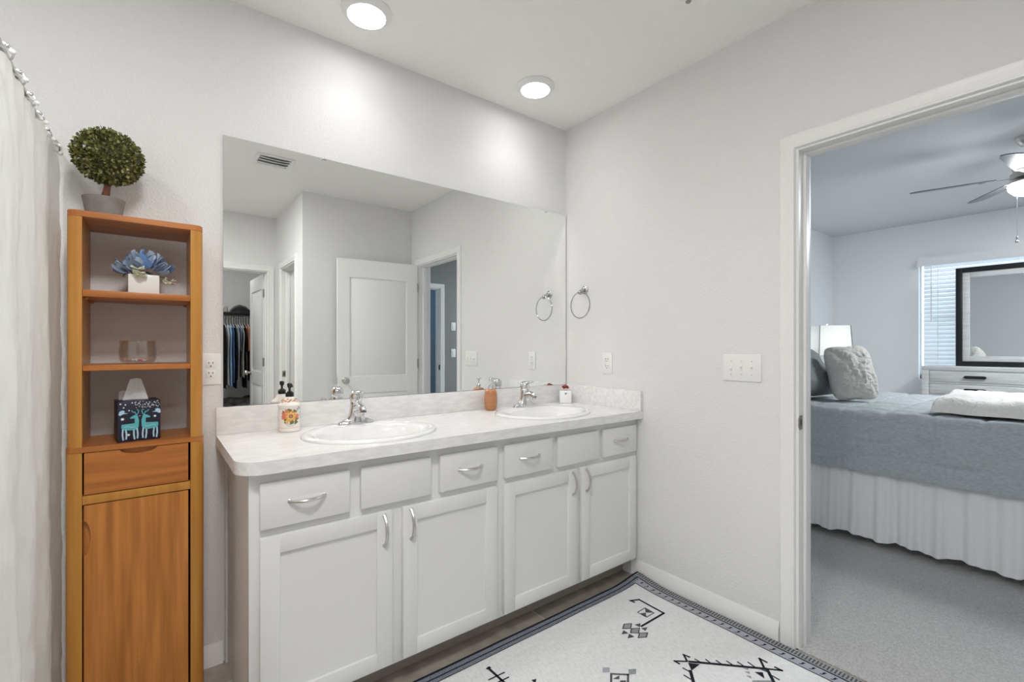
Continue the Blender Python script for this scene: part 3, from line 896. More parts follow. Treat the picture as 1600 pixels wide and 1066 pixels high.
for k in range(3400):
    d = Vector((R.gauss(0, 1), R.gauss(0, 1), R.gauss(0, 1))).normalized()
    rr = 0.058+0.030*R.random()**0.6
    p = c0 + Vector((d.x*rr*1.02, d.y*rr, d.z*rr*0.97))
    out = (d + Vector((R.uniform(-.9, .9), R.uniform(-.9, .9), R.uniform(-.7, .9)))).normalized()
    sd = out.cross(Vector((R.uniform(-1, 1), R.uniform(-1, 1), R.uniform(-1, 1)))).normalized()
    L, w = R.uniform(0.008, 0.013), R.uniform(0.0040, 0.0062)
    nrm = out.cross(sd)
    mi = R.choice((0, 0, 1, 1, 2))
    a, b, c_, e = p, p+out*L*0.5+sd*w+nrm*0.0015, p+out*L, p+out*L*0.5-sd*w+nrm*0.0015
    m.face((a, b, c_), mi); m.face((a, c_, e), mi)
m.build('foliage', [M['leaf1'], M['leaf2'], M['leaf3']], tp, 20)

# flower arrangement
fl = thing('flower_arrangement', 'blue silk flowers in a square white vase on the upper shelf', 'flowers', (-2.102, -0.15, 1.4045))
m = MB(); m.box(-2.143, -2.061, -0.191, -0.109, 1.4045, 1.470, 0.004)
m.build('vase', M['vase'], fl)
def petal(m, c, d, L, w, mi, cup=0.3):
    d = d.normalized()
    side = d.cross(Vector((0, 0, 1)))
    if side.length < 0.1: side = Vector((1, 0, 0))
    side.normalize()
    side = (side*math.cos(0.4)+d.cross(side)*R.uniform(-.6, .6)).normalized()
    nrm = side.cross(d)
    ph = R.uniform(0, 6)
    def f(u, v):
        s = (v*2-1)
        wd = w*math.sin(PI*min(1, 0.12+0.80*u))**0.7
        return c + d*(L*u) + side*(s*wd) + nrm*(cup*L*(u*u*0.8) - cup*w*s*s*0.9 + 0.0022*math.sin(9*s+ph)*u)
    m.grid(5, 6, f, mi)
m = MB()
cc = Vector((-2.102, -0.15, 1.478))
for k in range(54):
    th = R.uniform(0, 2*PI)
    el = R.uniform(0.05, 1.35)
    d = Vector((math.cos(th)*math.cos(el), math.sin(th)*math.cos(el), math.sin(el)))
    base = cc + Vector((d.x*0.046, d.y*0.034, d.z*0.036))
    petal(m, base, d+Vector((R.uniform(-.5, .5), R.uniform(-.5, .5), R.uniform(-.2, .4))), R.uniform(0.030, 0.044), R.uniform(0.015, 0.022), R.choice((0, 0, 1, 1, 1, 2)) if d.x > -0.2 else R.choice((2, 2, 1)))
for k in range(8):
    petal(m, cc+Vector((-0.045, -0.01, 0.0)), Vector((-1, R.uniform(-.7, .5), R.uniform(-.25, .5))), 0.034, 0.012, 2)
m.build('blossoms', [M['pet1'], M['pet2'], M['pet3']], fl, 60)
for bc in ((-2.112, -0.204, 1.470), (-2.034, -0.178, 1.452), (-2.118, -0.200, 1.487)):
    m = MB()
    for k in range(7):
        a = 2*PI*k/7
        petal(m, Vector(bc), Vector((math.cos(a)*0.6, math.sin(a)*0.3-0.2, -0.5+0.7*R.random())), 0.019, 0.010, 0)
    m.build('bud', M['bud'], fl, 60)
m = MB(); m.tube([(-2.075, -0.165, 1.470), (-2.05, -0.175, 1.466), (-2.035, -0.178, 1.456)], 0.0015, 6); m.build('stem', M['stem'], fl)
m = MB(); m.tube([(-2.14, -0.16, 1.475), (-2.152, -0.17, 1.468), (-2.156, -0.172, 1.460)], 0.0018, 6); m.build('stem', M['stem'], fl)

# glass bowl with bits inside
gl = thing('glass_bowl', 'clear ribbed glass bowl on the middle shelf', 'bowl', (-2.118, -0.15, 1.1765))
m = MB()
prof = [(0.036, 0.0), (0.043, 0.004), (0.048, 0.014), (0.0495, 0.030), (0.048, 0.055), (0.047, 0.068), (0.0495, 0.074), (0.0480, 0.0755), (0.0450, 0.070), (0.0455, 0.055), (0.0470, 0.030), (0.0450, 0.015), (0.040, 0.006), (0.002, 0.005)]
rings = []
for r, z in prof:
    rings.append([Vector((-2.118+r*(1+0.012*math.cos(12*a))*math.cos(a), -0.15+r*(1+0.012*math.cos(12*a))*math.sin(a), 1.1766+z)) for a in [2*PI*k/72 for k in range(72)]])
m.loft(rings); m.build('bowl', M['thin'], gl, 60)
m = MB()
for k in range(9):
    a, r = R.uniform(0, 2*PI), R.uniform(0, 0.026)
    p = Vector((-2.118+r*math.cos(a), -0.15+r*math.sin(a), 1.1875+R.uniform(0, 0.004)))
    d = Vector((math.cos(a*3), math.sin(a*3), 0.1))*0.009
    m.tube([p-d, p+d], 0.0028, 8, mi=0 if k % 2 else 1)
single(m, 'hair_ties', [M['pink'], M['whitepl']], 'pink and white bits lying in the glass bowl', 'trinkets', kind='stuff')

# tissue box, turned a little, with printed deer
tb = thing('tissue_box', 'navy tissue box printed with two teal deer under white snow', 'tissue box', (-2.120, -0.165, 0.9300))
BOXR = math.radians(7)
bw, bd, bh = 0.0545, 0.056, 0.128
m = MB()
m.box(-bw, bw, -bd, bd, 0.0004, bh, 0.0012, mi=0)
yp = -bd-0.0002
def pr(poly, mi, layer=0):
    poly = [Vector((a, yp-0.0003*layer, b)) for a, b in poly]
    m.face(poly, mi)
def thick(pts, w, mi, layer=0):
    for (a0, b0), (a1, b1) in zip(pts, pts[1:]):
        d = Vector((a1-a0, b1-b0)); n_ = Vector((-d.y, d.x)).normalized()*w/2 if d.length > 0 else Vector((0, 0))
        pr([(a0+n_.x, b0+n_.y), (a1+n_.x, b1+n_.y), (a1-n_.x, b1-n_.y), (a0-n_.x, b0-n_.y)], mi, layer)
for s in (-1, 1):
    X = lambda a: s*a + 0.002
    body = [(0.046, 0.055), (0.047, 0.048), (0.042, 0.040), (0.022, 0.037), (0.011, 0.039), (0.005, 0.048), (0.004, 0.060), (0.007, 0.072), (0.013, 0.078), (0.020, 0.074), (0.026, 0.072), (0.022, 0.078), (0.014, 0.083), (0.008, 0.083), (0.004, 0.078), (0.002, 0.060), (0.003, 0.050)]
    hull = [(0.046, 0.056), (0.047, 0.046), (0.043, 0.038), (0.024, 0.036), (0.012, 0.036), (0.004, 0.045), (0.010, 0.058), (0.024, 0.057)]
    pr([(X(a), b) for a, b in hull], 1)
    pr([(X(a), b) for a, b in [(0.004, 0.045), (0.003, 0.066), (0.006, 0.078), (0.014, 0.079), (0.014, 0.062), (0.013, 0.050)]], 1, 1)
    pr([(X(a), b) for a, b in [(0.005, 0.078), (0.008, 0.084), (0.016, 0.083), (0.026, 0.076), (0.025, 0.073), (0.014, 0.073)]], 1, 2)
    for lg in (((0.043, 0.042), (0.044, 0.022), (0.042, 0.006)), ((0.036, 0.040), (0.034, 0.022), (0.035, 0.008)), ((0.016, 0.040), (0.016, 0.022), (0.014, 0.006)), ((0.008, 0.042), (0.006, 0.022), (0.007, 0.008))):
        thick([(X(a), b) for a, b in lg], 0.0042, 2)
    for an in (((0.010, 0.083), (0.012, 0.091), (0.019, 0.094), (0.022, 0.099)), ((0.010, 0.083), (0.005, 0.090), (0.004, 0.098), (0.009, 0.101)), ((0.012, 0.089), (0.014, 0.095))):
        thick([(X(a), b) for a, b in an], 0.0022, 1)
    for k in range(7):
        pr([(X(0.038-0.004*k)+0.0016*math.cos(t), 0.047+0.002*math.sin(k)+0.0016*math.sin(t)) for t in [2*PI*i/6 for i in range(6)]], 2, 3)
    pr([(X(a), b) for a, b in [(0.054, 0.088), (0.051, 0.098), (0.044, 0.101), (0.038, 0.098), (0.040, 0.093), (0.030, 0.090), (0.042, 0.089), (0.050, 0.084)]], 2)
def star(a, b, r, mi=3):
    pr([(a+(r if i % 2 == 0 else r*0.4)*math.cos(PI*i/6), b+(r if i % 2 == 0 else r*0.4)*math.sin(PI*i/6)) for i in range(12)], mi, 1)
for a, b, r in ((-0.042, 0.073, 0.006), (0.040, 0.076, 0.005), (-0.027, 0.022, 0.005), (0.001, 0.080, 0.002), (-0.047, 0.121, 0.0035), (-0.035, 0.118, 0.003), (-0.039, 0.109, 0.003), (-0.026, 0.099, 0.003), (-0.018, 0.123, 0.003)):
    star(a, b, r)
for k in range(70):
    a = R.uniform(-0.012, 0.052); b = 0.106 + R.random()*0.020 + 0.05*max(0, a-0.03)*0.2
    star(a, min(b, 0.126), R.uniform(0.0008, 0.0022))
o = m.build('box', [M['navy'], M['teal'], M['ltblue'], M['whitep']], tb, origin=(0, 0, 0))
m = MB()
m.grid(8, 10, lambda u, v: Vector(((v-0.5)*(0.066-0.036*u)-0.004, 0.006*math.sin(5*v)*(1-u)+0.004*nz(u*3, v*4), bh+0.0006+0.066*u+0.004*math.sin(PI*v)*u)))
m.grid(6, 8, lambda u, v: Vector((-0.030+(v-0.5)*0.030, 0.022+0.008*math.sin(4*v), bh+0.0006+0.030*u*(1-0.4*abs(v-0.4)))))
m.build('tissue', M['tissue'], tb, origin=(0, 0, 0))
tb.rotation_euler = (0, 0, BOXR)

# ------------------------------------------------------------------ shower curtain
ROD_X, ROD_Z = -2.350, 1.892
m = MB()
m.tube([(ROD_X, -1.745, ROD_Z), (ROD_X, -0.002, ROD_Z)], 0.0125, 16)
m.lathe([(0.030, 0.0), (0.030, 0.006), (0.020, 0.014), (0.014, 0.016)], (ROD_X, -0.0006, ROD_Z), 20, mx=Matrix.Rotation(PI/2, 4, 'X'))
m.lathe([(0.030, 0.0), (0.030, 0.006), (0.020, 0.014), (0.014, 0.016)], (ROD_X, -1.7494, ROD_Z), 20, mx=Matrix.Rotation(-PI/2, 4, 'X'))
single(m, 'shower_rod', M['nickel'], 'metal shower curtain rod over the white curtain', 'rod')
RY = [-0.10-0.128*k for k in range(12)]
def make_ring(y, lab):
    t = thing('curtain_ring', lab, 'curtain ring', (ROD_X, y, ROD_Z), 'curtain rings on the shower rod')
    m = MB()
    m.tube([(ROD_X+0.020*math.sin(a), y+0.004*math.sin(a), ROD_Z+0.003-0.021*math.cos(a)+(-0.016 if abs(a-PI) > 2.6 else 0)) for a in [2*PI*k/24 for k in range(24)]], 0.0022, 8, closed=True)
    m.tube([(ROD_X, y, ROD_Z-0.030), (ROD_X+0.020, y, ROD_Z-0.040), (ROD_X+0.036, y, ROD_Z-0.047)], 0.0022, 8)
    m.build('hoop', M['chrome'], t)
    for s in (-0.012, 0.0, 0.012):
        m = MB(); m.ball((ROD_X+s, y, ROD_Z+0.024-abs(s)*0.4), 0.0048, n=8); m.build('roller', M['chrome'], t)
    m = MB(); m.ball((ROD_X+0.040, y, ROD_Z-0.048), 0.006, n=10); m.build('bead', M['whitepl'], t)
    return t
proto = make_ring(RY[0], '')
ORD = ['first', 'second', 'third', 'fourth', 'fifth', 'sixth', 'seventh', 'eighth', 'ninth', 'tenth', 'eleventh', 'twelfth']
for k in range(6):
    c = proto if k == 0 else copy_tree(proto)
    c.location.y = RY[k]
    c['label'] = ORD[k] + ' chrome curtain ring from the wall end of the shower rod'
def curt(u, v):
    y = -0.012 - u*1.55
    z = 0.06 + v*(1.862+0.018*math.exp(-((y+0.02)/0.25)**2)-0.06)
    k = 2*PI*y/0.128
    amp = 0.012 + 0.016*(1-v)
    e = min(1.0, max(0.0, (-y-0.02)/0.30))
    x = -2.322 - 0.008*e + 0.55*amp*(0.3+0.7*e)*math.cos(0.62*k+0.8+0.9*nz(y*2, v*1.5))*(1-0.75*v**6)
    x += 0.014*e*nz(y*5, z*2.2, 3) + 0.0045*nz(y*24, z*11, 1) + 0.0022*nz(y*60, z*30, 2)
    top = 0.006*math.cos(k+0.8)*max(0, (v-0.9)*10)
    return Vector((x, y, z+top))
m = MB(); m.grid(260, 130, curt)
cu = single(m, 'shower_curtain', M['curtain'], 'white crinkled shower curtain hanging beside the wooden tower', 'curtain', sharp=80)

# ------------------------------------------------------------------ rug
RGX0, RGX1, RGY0, RGY1 = -1.85, -0.020, -1.93, -0.566
def rugz(x, y):
    d2 = ((x+0.02)**2 + (y+0.566)**2)
    z = 0.006 + 0.022*math.exp(-d2/0.012)
    z += 0.002*max(0, nz(x*4, y*4))
    z += 0.004*math.exp(-((y+0.566)/0.03)**2)*max(0, nz(x*5, 2.0))
    return z
bm = bmesh.new()
def rugp(x, y, lift=0.0):
    return Vector((x, y, rugz(x, y)+lift))
m = MB()
NX, NY = 92, 70
m.grid(NX, NY, lambda u, v: rugp(RGX0+(RGX1-RGX0)*u, RGY0+(RGY1-RGY0)*v), 0)
def skirt(f, n, mi):
    m.grid(n, 1, lambda u, v: f(u) if v > 0.5 else Vector((f(u).x, f(u).y, max(0.0008, f(u).z-0.005))), mi)
skirt(lambda u: rugp(RGX0+(RGX1-RGX0)*u, RGY1), NX, 1)
skirt(lambda u: rugp(RGX1, RGY0+(RGY1-RGY0)*u), NY, 5)
def strip(x0, x1, y0, y1, mi, lift=0.0006):
    nx, ny = max(1, int(abs(x1-x0)/0.02)), max(1, int(abs(y1-y0)/0.02))
    m.grid(nx, ny, lambda u, v: rugp(x0+(x1-x0)*u, y0+(y1-y0)*v, lift), mi)
def rline(pts, th, mi):
    n = len(pts)
    for i in range(n-1):
        a, b = Vector(pts[i]), Vector(pts[i+1])
        d = (b-a); L = d.length; d = d/L; q = Vector((-d.y, d.x))*th/2
        k = max(1, int(L/0.03))
        e0, e1 = -th/2*(i > 0), L+th/2*(i < n-2)
        m.grid(k, 1, lambda u, v: rugp(*(a+d*(e0+(e1-e0)*u)+q*(2*v-1)), 0.0008), mi)
def rpoly(pts, mi):
    m.face([rugp(x, y, 0.0007) for x, y in pts], mi)
# long border by the vanity
strip(RGX0, RGX1, -0.577, RGY1, 1)
strip(RGX0, -0.058, -0.5965, -0.577, 5)
strip(RGX0, -0.058, -0.603, -0.5965, 1)
strip(RGX0, -0.064, -0.6205, -0.603, 5)
strip(RGX0, -0.107, -0.6245, -0.6205, 1)
# border along the wall: dotted band, black line, zigzag band, thin line
strip(-0.057, RGX1, RGY0, -0.577, 6)
strip(-0.0655, -0.058, RGY0, -0.600, 1)
strip(-0.107, -0.0655, RGY0, -0.610, 7)
strip(-0.112, -0.107, RGY0, -0.6205, 1)
y = -0.59
while y > RGY0:
    for xx in (-0.047, -0.037, -0.027):
        rpoly([(xx-0.0036, y-0.003), (xx+0.0036, y-0.003), (xx+0.0036, y+0.003), (xx-0.0036, y+0.003)], 1)
    y -= 0.0125
y = -0.640
while y > RGY0:
    rpoly([(-0.099, y), (-0.076, y-0.010), (-0.076, y-0.001), (-0.0875, y-0.005)], 1)
    rpoly([(-0.076, y), (-0.0875, y-0.007), (-0.099, y+0.010), (-0.099, y+0.002)], 1)
    y -= 0.0358
LINES = [([(-0.247, -0.726), (-0.251, -0.703), (-0.211, -0.722), (-0.215, -0.864), (-0.384, -0.864)], 0.010, 0), ([(-0.306, -0.786), (-0.247, -0.784), (-0.249, -0.835), (-0.305, -0.835), (-0.306, -0.786)], 0.004, 0), ([(-0.428, -0.807), (-0.399, -0.825), (-0.431, -0.845), (-0.459, -0.825), (-0.428, -0.807)], 0.005, 1), ([(-0.429, -0.848), (-0.399, -0.867), (-0.431, -0.887), (-0.456, -0.865), (-0.429, -0.848)], 0.005, 1), ([(-0.427, -0.889), (-0.399, -0.909), (-0.427, -0.924), (-0.458, -0.906), (-0.427, -0.889)], 0.005, 1), ([(-0.784, -1.037), (-0.718, -0.981), (-0.671, -1.022), (-0.736, -1.073), (-0.784, -1.037)], 0.008, 1), ([(-0.427, -1.119), (-0.225, -1.326)], 0.012, 0), ([(-0.393, -1.155), (-0.394, -1.125)], 0.006, 0), ([(-0.368, -1.182), (-0.362, -1.152)], 0.006, 0), ([(-0.34, -1.211), (-0.335, -1.18)], 0.006, 0), ([(-0.31, -1.237), (-0.306, -1.207)], 0.006, 0), ([(-0.282, -1.265), (-0.277, -1.235)], 0.006, 0), ([(-0.253, -1.292), (-0.246, -1.26)], 0.006, 0), ([(-0.475, -1.154), (-0.477, -1.125)], 0.006, 0), ([(-0.508, -1.181), (-0.509, -1.15)], 0.006, 0), ([(-0.25, -1.352), (-0.252, -1.38)], 0.006, 0), ([(-0.465, -1.15), (-0.518, -1.197), (-0.558, -1.233)], 0.012, 0), ([(-0.399, -1.11), (-0.405, -1.085), (-0.431, -1.117)], 0.008, 0), ([(-0.467, -1.108), (-0.467, -1.085), (-0.43, -1.116)], 0.008, 0), ([(-0.189, -1.309), (-0.189, -1.28), (-0.232, -1.317)], 0.009, 0), ([(-0.193, -1.336), (-0.192, -1.362), (-0.225, -1.326)], 0.009, 0), ([(-0.225, -1.322), (-0.285, -1.376), (-0.33, -1.408)], 0.012, 0), ([(-1.065, -0.672), (-1.063, -0.757), (-1.06, -0.815)], 0.010, 0), ([(-1.101, -0.727), (-1.029, -0.731)], 0.006, 0), ([(-1.1, -0.757), (-1.031, -0.761)], 0.006, 0)]
POLYS = [([(-0.249, -0.785), (-0.249, -0.832), (-0.278, -0.81)], 1), ([(-0.303, -0.799), (-0.278, -0.81), (-0.303, -0.833)], 1), ([(-0.428, -0.807), (-0.399, -0.825), (-0.431, -0.845), (-0.459, -0.825)], 2), ([(-0.429, -0.848), (-0.399, -0.867), (-0.431, -0.887), (-0.456, -0.865)], 2), ([(-0.427, -0.889), (-0.399, -0.909), (-0.427, -0.924), (-0.458, -0.906)], 2), ([(-0.394, -0.838), (-0.366, -0.848), (-0.392, -0.865)], 1), ([(-0.393, -0.871), (-0.366, -0.885), (-0.395, -0.896)], 1), ([(-0.465, -0.834), (-0.466, -0.862), (-0.496, -0.848)], 1), ([(-0.466, -0.864), (-0.465, -0.892), (-0.497, -0.882)], 1), ([(-0.717, -0.938), (-0.695, -0.953), (-0.715, -0.972), (-0.738, -0.956)], 3), ([(-0.647, -1.004), (-0.622, -1.021), (-0.644, -1.038), (-0.668, -1.023)], 2), ([(-0.734, -1.002), (-0.7, -1.005), (-0.716, -1.018)], 1), ([(-0.719, -1.024), (-0.701, -1.037), (-0.726, -1.056), (-0.743, -1.043)], 1), ([(-0.435, -1.122), (-0.406, -1.155), (-0.464, -1.155)], 0), ([(-0.282, -1.303), (-0.259, -1.323), (-0.288, -1.343)], 0), ([(-0.252, -1.301), (-0.231, -1.322), (-0.245, -1.339)], 1), ([(-0.298, -1.266), (-0.278, -1.279), (-0.291, -1.285)], 2), ([(-0.31, -1.279), (-0.295, -1.29), (-0.308, -1.299)], 2), ([(-0.327, -1.293), (-0.315, -1.305), (-0.328, -1.314)], 2), ([(-0.334, -1.319), (-0.275, -1.365), (-0.29, -1.376), (-0.349, -1.33)], 2), ([(-1.075, -0.671), (-1.057, -0.667), (-1.053, -0.679), (-1.071, -0.68)], 0), ([(-0.976, -0.824), (-0.957, -0.83), (-0.976, -0.847)], 0)]
CM = {0: 1, 1: 2, 2: 3, 3: 4}
for pts, mi in POLYS: rpoly(pts, CM[mi])
for pts, th, mi in LINES: rline(pts, th, CM[mi])
single(m, 'patterned_rug', [M['rugbase'], M['rugblack'], M['rugchar'], M['ruggrey'], M['ruglav'], M['rugblue'], M['ruggrey'], M['ruglav']], 'pale grey flat-woven rug with black geometric motifs before the vanity', 'rug', sharp=50)

# ------------------------------------------------------------------ things on the counter
def pump(t, c, z, mat_, yaw, k=1.0, collar=True):
    """pump head: collar, stem, actuator with nozzle towards yaw"""
    m = MB()
    if collar:
        m.lathe([(0.0150*k, 0), (0.0155*k, 0.002), (0.0155*k, 0.016), (0.0125*k, 0.018), (0.0090*k, 0.022)], (c[0], c[1], z), 24)
    m.lathe([(0.0045*k, 0.015), (0.0045*k, 0.034), (0.0085*k, 0.040), (0.0095*k, 0.050), (0.0080*k, 0.054)], (c[0], c[1], z), 16)
    d = Vector((math.cos(yaw), math.sin(yaw), 0))
    p = Vector((c[0], c[1], z+0.050))
    m.tube([p-d*0.004, p+d*0.020, p+d*0.032+Vector((0, 0, -0.003)), p+d*0.036+Vector((0, 0, -0.009))], [0.0062*k, 0.0052*k, 0.0042*k, 0.0035*k], 10)
    m.build('pump', mat_, t)
fb = (-1.637, -0.078)
sb = thing('soap_bottle', 'cream floral soap bottle with black pump on the counter', 'soap bottle', (fb[0], fb[1], ZT))
m = MB()
m.lathe([(0.038, 0.0004), (0.0415, 0.003), (0.0415, 0.012), (0.0405, 0.014), (0.0405, 0.094), (0.0410, 0.100), (0.0440, 0.104), (0.0440, 0.109), (0.0400, 0.113), (0.030, 0.124), (0.022, 0.134), (0.0150, 0.139), (0.0145, 0.142)], (fb[0], fb[1], ZT), 48)
m.build('bottle', M['cream'], sb)
m = MB()
va = math.atan2(-2.14-fb[1], -2.078-fb[0])
def onb(a, z, r=0.0409):                             # wraps label artwork round the bottle
    th = va + 0.12 + a/0.0405
    return Vector((fb[0]+r*math.cos(th), fb[1]+r*math.sin(th), ZT+z))
def disc(a, z, r, mi, lay=0, n=12, lobes=0, rr=None):
    m.face([onb(a+(r*(1+0.22*math.cos(lobes*t)) if lobes else r)*math.cos(t), z+(r*(1+0.22*math.cos(lobes*t)) if lobes else r)*math.sin(t), 0.0409+0.0003*lay) for t in [2*PI*i/(n*3 if lobes else n) for i in range(n*3 if lobes else n)]], mi)
disc0 = disc
def disc(a, z, r, mi, lay=0, n=12, lobes=0, rr=None): disc0(a*1.25, 0.064+(z-0.061)*1.2, r*1.28, mi, lay, n, lobes)
for a, z, r in ((-0.020, 0.060, 0.008), (0.018, 0.052, 0.007), (-0.014, 0.046, 0.007), (0.012, 0.076, 0.006), (0.016, 0.040, 0.006), (-0.022, 0.074, 0.005), (0.002, 0.040, 0.006), (-0.004, 0.080, 0.006)): disc(a, z, r, 3, 0, lobes=3)
for a, z, r in ((-0.020, 0.066, 0.0085), (-0.023, 0.056, 0.006), (0.019, 0.060, 0.007), (-0.012, 0.078, 0.006)): disc(a, z, r, 2, 1, lobes=5)
disc(0, 0.061, 0.0165, 0, 2, lobes=9); disc(0, 0.061, 0.0125, 1, 3, lobes=8); disc(0, 0.061, 0.006, 4, 4); disc(0, 0.061, 0.003, 0, 5)
disc(-0.010, 0.044, 0.006, 1, 2, lobes=4); disc(0.003, 0.043, 0.005, 3, 2, lobes=3)
for a, z in ((0.030, 0.085), (0.026, 0.090), (0.034, 0.072), (0.030, 0.063), (0.036, 0.055), (0.022, 0.082), (0.040, 0.082)): disc(a, z, 0.0026, 5, 1, lobes=3)
for k in range(12):
    a0 = -0.021+0.0036*k
    m.face([onb(a0, 0.0315), onb(a0+0.0022, 0.0315), onb(a0+0.0022, 0.0345), onb(a0, 0.0345)], 5)
for z, w in ((0.0265, 0.016), (0.0235, 0.012)):
    n_ = 8
    for i in range(n_):
        a0 = -w+2*w*i/n_
        m.face([onb(a0, z), onb(a0+1.5*w/n_, z), onb(a0+1.5*w/n_, z+0.0012), onb(a0, z+0.0012)], 5)
for z, mi in ((0.0165, 2), (0.0925, 5)):
    for i in range(40):
        a0 = -0.06+0.003*i
        m.face([onb(a0, z), onb(a0+0.0018, z), onb(a0+0.0018, z+0.0016), onb(a0, z+0.0016)], mi)
m.build('label_print', [M['orange'], M['yellow'], M['coral'], M['olive'], M['plum'], M['inkgrey']], sb, 60)
m = MB()
for i in range(26):                                   # posies on the shoulder
    th = va+0.1+(i-13)*0.12
    s = R.uniform(0.25, 0.85)
    r_, z_ = 0.0400-0.0185*s, 0.1135+0.021*s
    mi = R.choice((0, 2, 3, 5, 1))
    cpt = Vector((fb[0]+(r_+0.0008)*math.cos(th), fb[1]+(r_+0.0008)*math.sin(th), ZT+z_+0.0006))
    tx = Vector((-math.sin(th), math.cos(th), 0)); ty = Vector((-0.70*math.cos(th), -0.70*math.sin(th), 0.72))
    m.face([cpt+tx*0.0035*math.cos(t)+ty*0.0030*math.sin(t) for t in [2*PI*k/8 for k in range(8)]], mi)
m.build('shoulder_print', [M['orange'], M['yellow'], M['coral'], M['olive'], M['plum'], M['inkgrey']], sb, 60)
pump(sb, fb, ZT+0.1395, M['blackp'], va+0.25)

ab = (-0.628, -0.066)
st_ = thing('soap_dispenser', 'amber ribbed soap pump between the two sinks', 'soap dispenser', (ab[0], ab[1], ZT))
m = MB()
prof = [(0.022, 0.0004), (0.027, 0.003), (0.0315, 0.018), (0.0345, 0.045), (0.0345, 0.070), (0.032, 0.095), (0.029, 0.108), (0.024, 0.113), (0.012, 0.115)]
m.loft([[Vector((ab[0]+r*(1+0.015*math.cos(16*a))*math.cos(a), ab[1]+r*(1+0.015*math.cos(16*a))*math.sin(a), ZT+z)) for a in [2*PI*k/64 for k in range(64)]] for r, z in prof])
m.build('bottle', M['amber'], st_, 50)
pump(st_, ab, ZT+0.1145, M['chrome'], math.radians(-25), 0.9)

wb = (-0.082, -0.080)
wj = thing('air_freshener', 'small white square bottle with dark red top in the counter corner', 'air freshener', (wb[0], wb[1], ZT))
mx = Matrix.Translation((wb[0], wb[1], ZT)) @ Matrix.Rotation(math.radians(-38), 4, 'Z')
m = MB(); m.box(-0.036, 0.036, -0.020, 0.020, 0.0005, 0.078, 0.006, mx=mx); m.build('case', M['whitepl'], wj)
m = MB()
m.prism([(-0.006, 0.058), (0.0, 0.052), (0.006, 0.058), (0.006, 0.066), (0.002, 0.063), (0.0, 0.067), (-0.002, 0.063), (-0.006, 0.066)], lambda a, b, d: mx @ Vector((a, d, b)), -0.0207, -0.0202)
m.build('emblem', M['inkgrey'], wj)
m = MB(); m.lathe([(0.011, 0.078), (0.011, 0.090), (0.006, 0.092)], (wb[0], wb[1], ZT), 16); m.build('neck', M['glass'], wj)
m = MB()
for k in range(9):
    a = 2*PI*k/9
    m.ball((wb[0]+0.015*math.cos(a), wb[1]+0.010*math.sin(a), ZT+0.098+0.004*math.sin(3*a)), 0.0085, 1.2, 1, 0.8, 8)
m.ball((wb[0], wb[1], ZT+0.102), 0.011, n=8)
m.build('cap', M['red'], wj)

# ------------------------------------------------------------------ bedroom: bed
BXN, BXF, BYH, BYF, BZ = 1.455, 2.985, -0.06, -2.06, 0.815
bed = thing('bed', 'high bed with a gathered white skirt beyond the doorway', 'bed', ((BXN+BXF)/2, -1.06, 0.004))
m = MB(); m.box(BXN+0.01, BXF-0.01, BYF+0.01, BYH-0.01, 0.56, BZ-0.008, 0.05, seg=4); m.build('mattress', M['matt'], bed)
m = MB(); m.box(BXN+0.02, BXF-0.02, BYF+0.02, BYH-0.02, 0.30, 0.555, 0.02); m.build('box_spring', M['matt'], bed)
m = MB(); m.box(BXN+0.05, BXF-0.05, BYF+0.05, BYH-0.05, 0.26, 0.298, 0.004); m.build('bed_frame', M['blackp'], bed)
for x in (BXN+0.15, BXF-0.15):
    for y in (BYF+0.15, BYH-0.15):
        m = MB(); m.lathe([(0.022, 0.0045), (0.026, 0.26)], (x, y, 0), 14); m.build('leg', M['blackp'], bed)
def skirt_path(s):
    """plan path: foot side then near side; s in metres"""
    L1 = BXF-BXN
    if s < L1:
        return Vector((BXF-s, BYF-0.012, 0)), Vector((0, -1, 0))
    return Vector((BXN-0.012, BYF+(s-L1), 0)), Vector((-1, 0, 0))
LT = (BXF-BXN)+(BYH-BYF)
def skf(u, v):
    s = u*LT
    p, n_ = skirt_path(s)
    w = 2*PI*s/0.135 + 2.2*nz(s*3.1)
    fold = (0.018*math.sin(w) + 0.008*math.sin(2.3*w+1))*(0.35+0.65*(1-v)) + 0.030*(1-v)
    z = 0.055 + 0.008*math.sin(w*0.5) + (0.50-0.055)*v
    return p + n_*max(-0.008, fold) + Vector((0, 0, z))
m = MB(); m.grid(420, 14, skf); m.build('bed_skirt', M['sheet'], bed, 80)

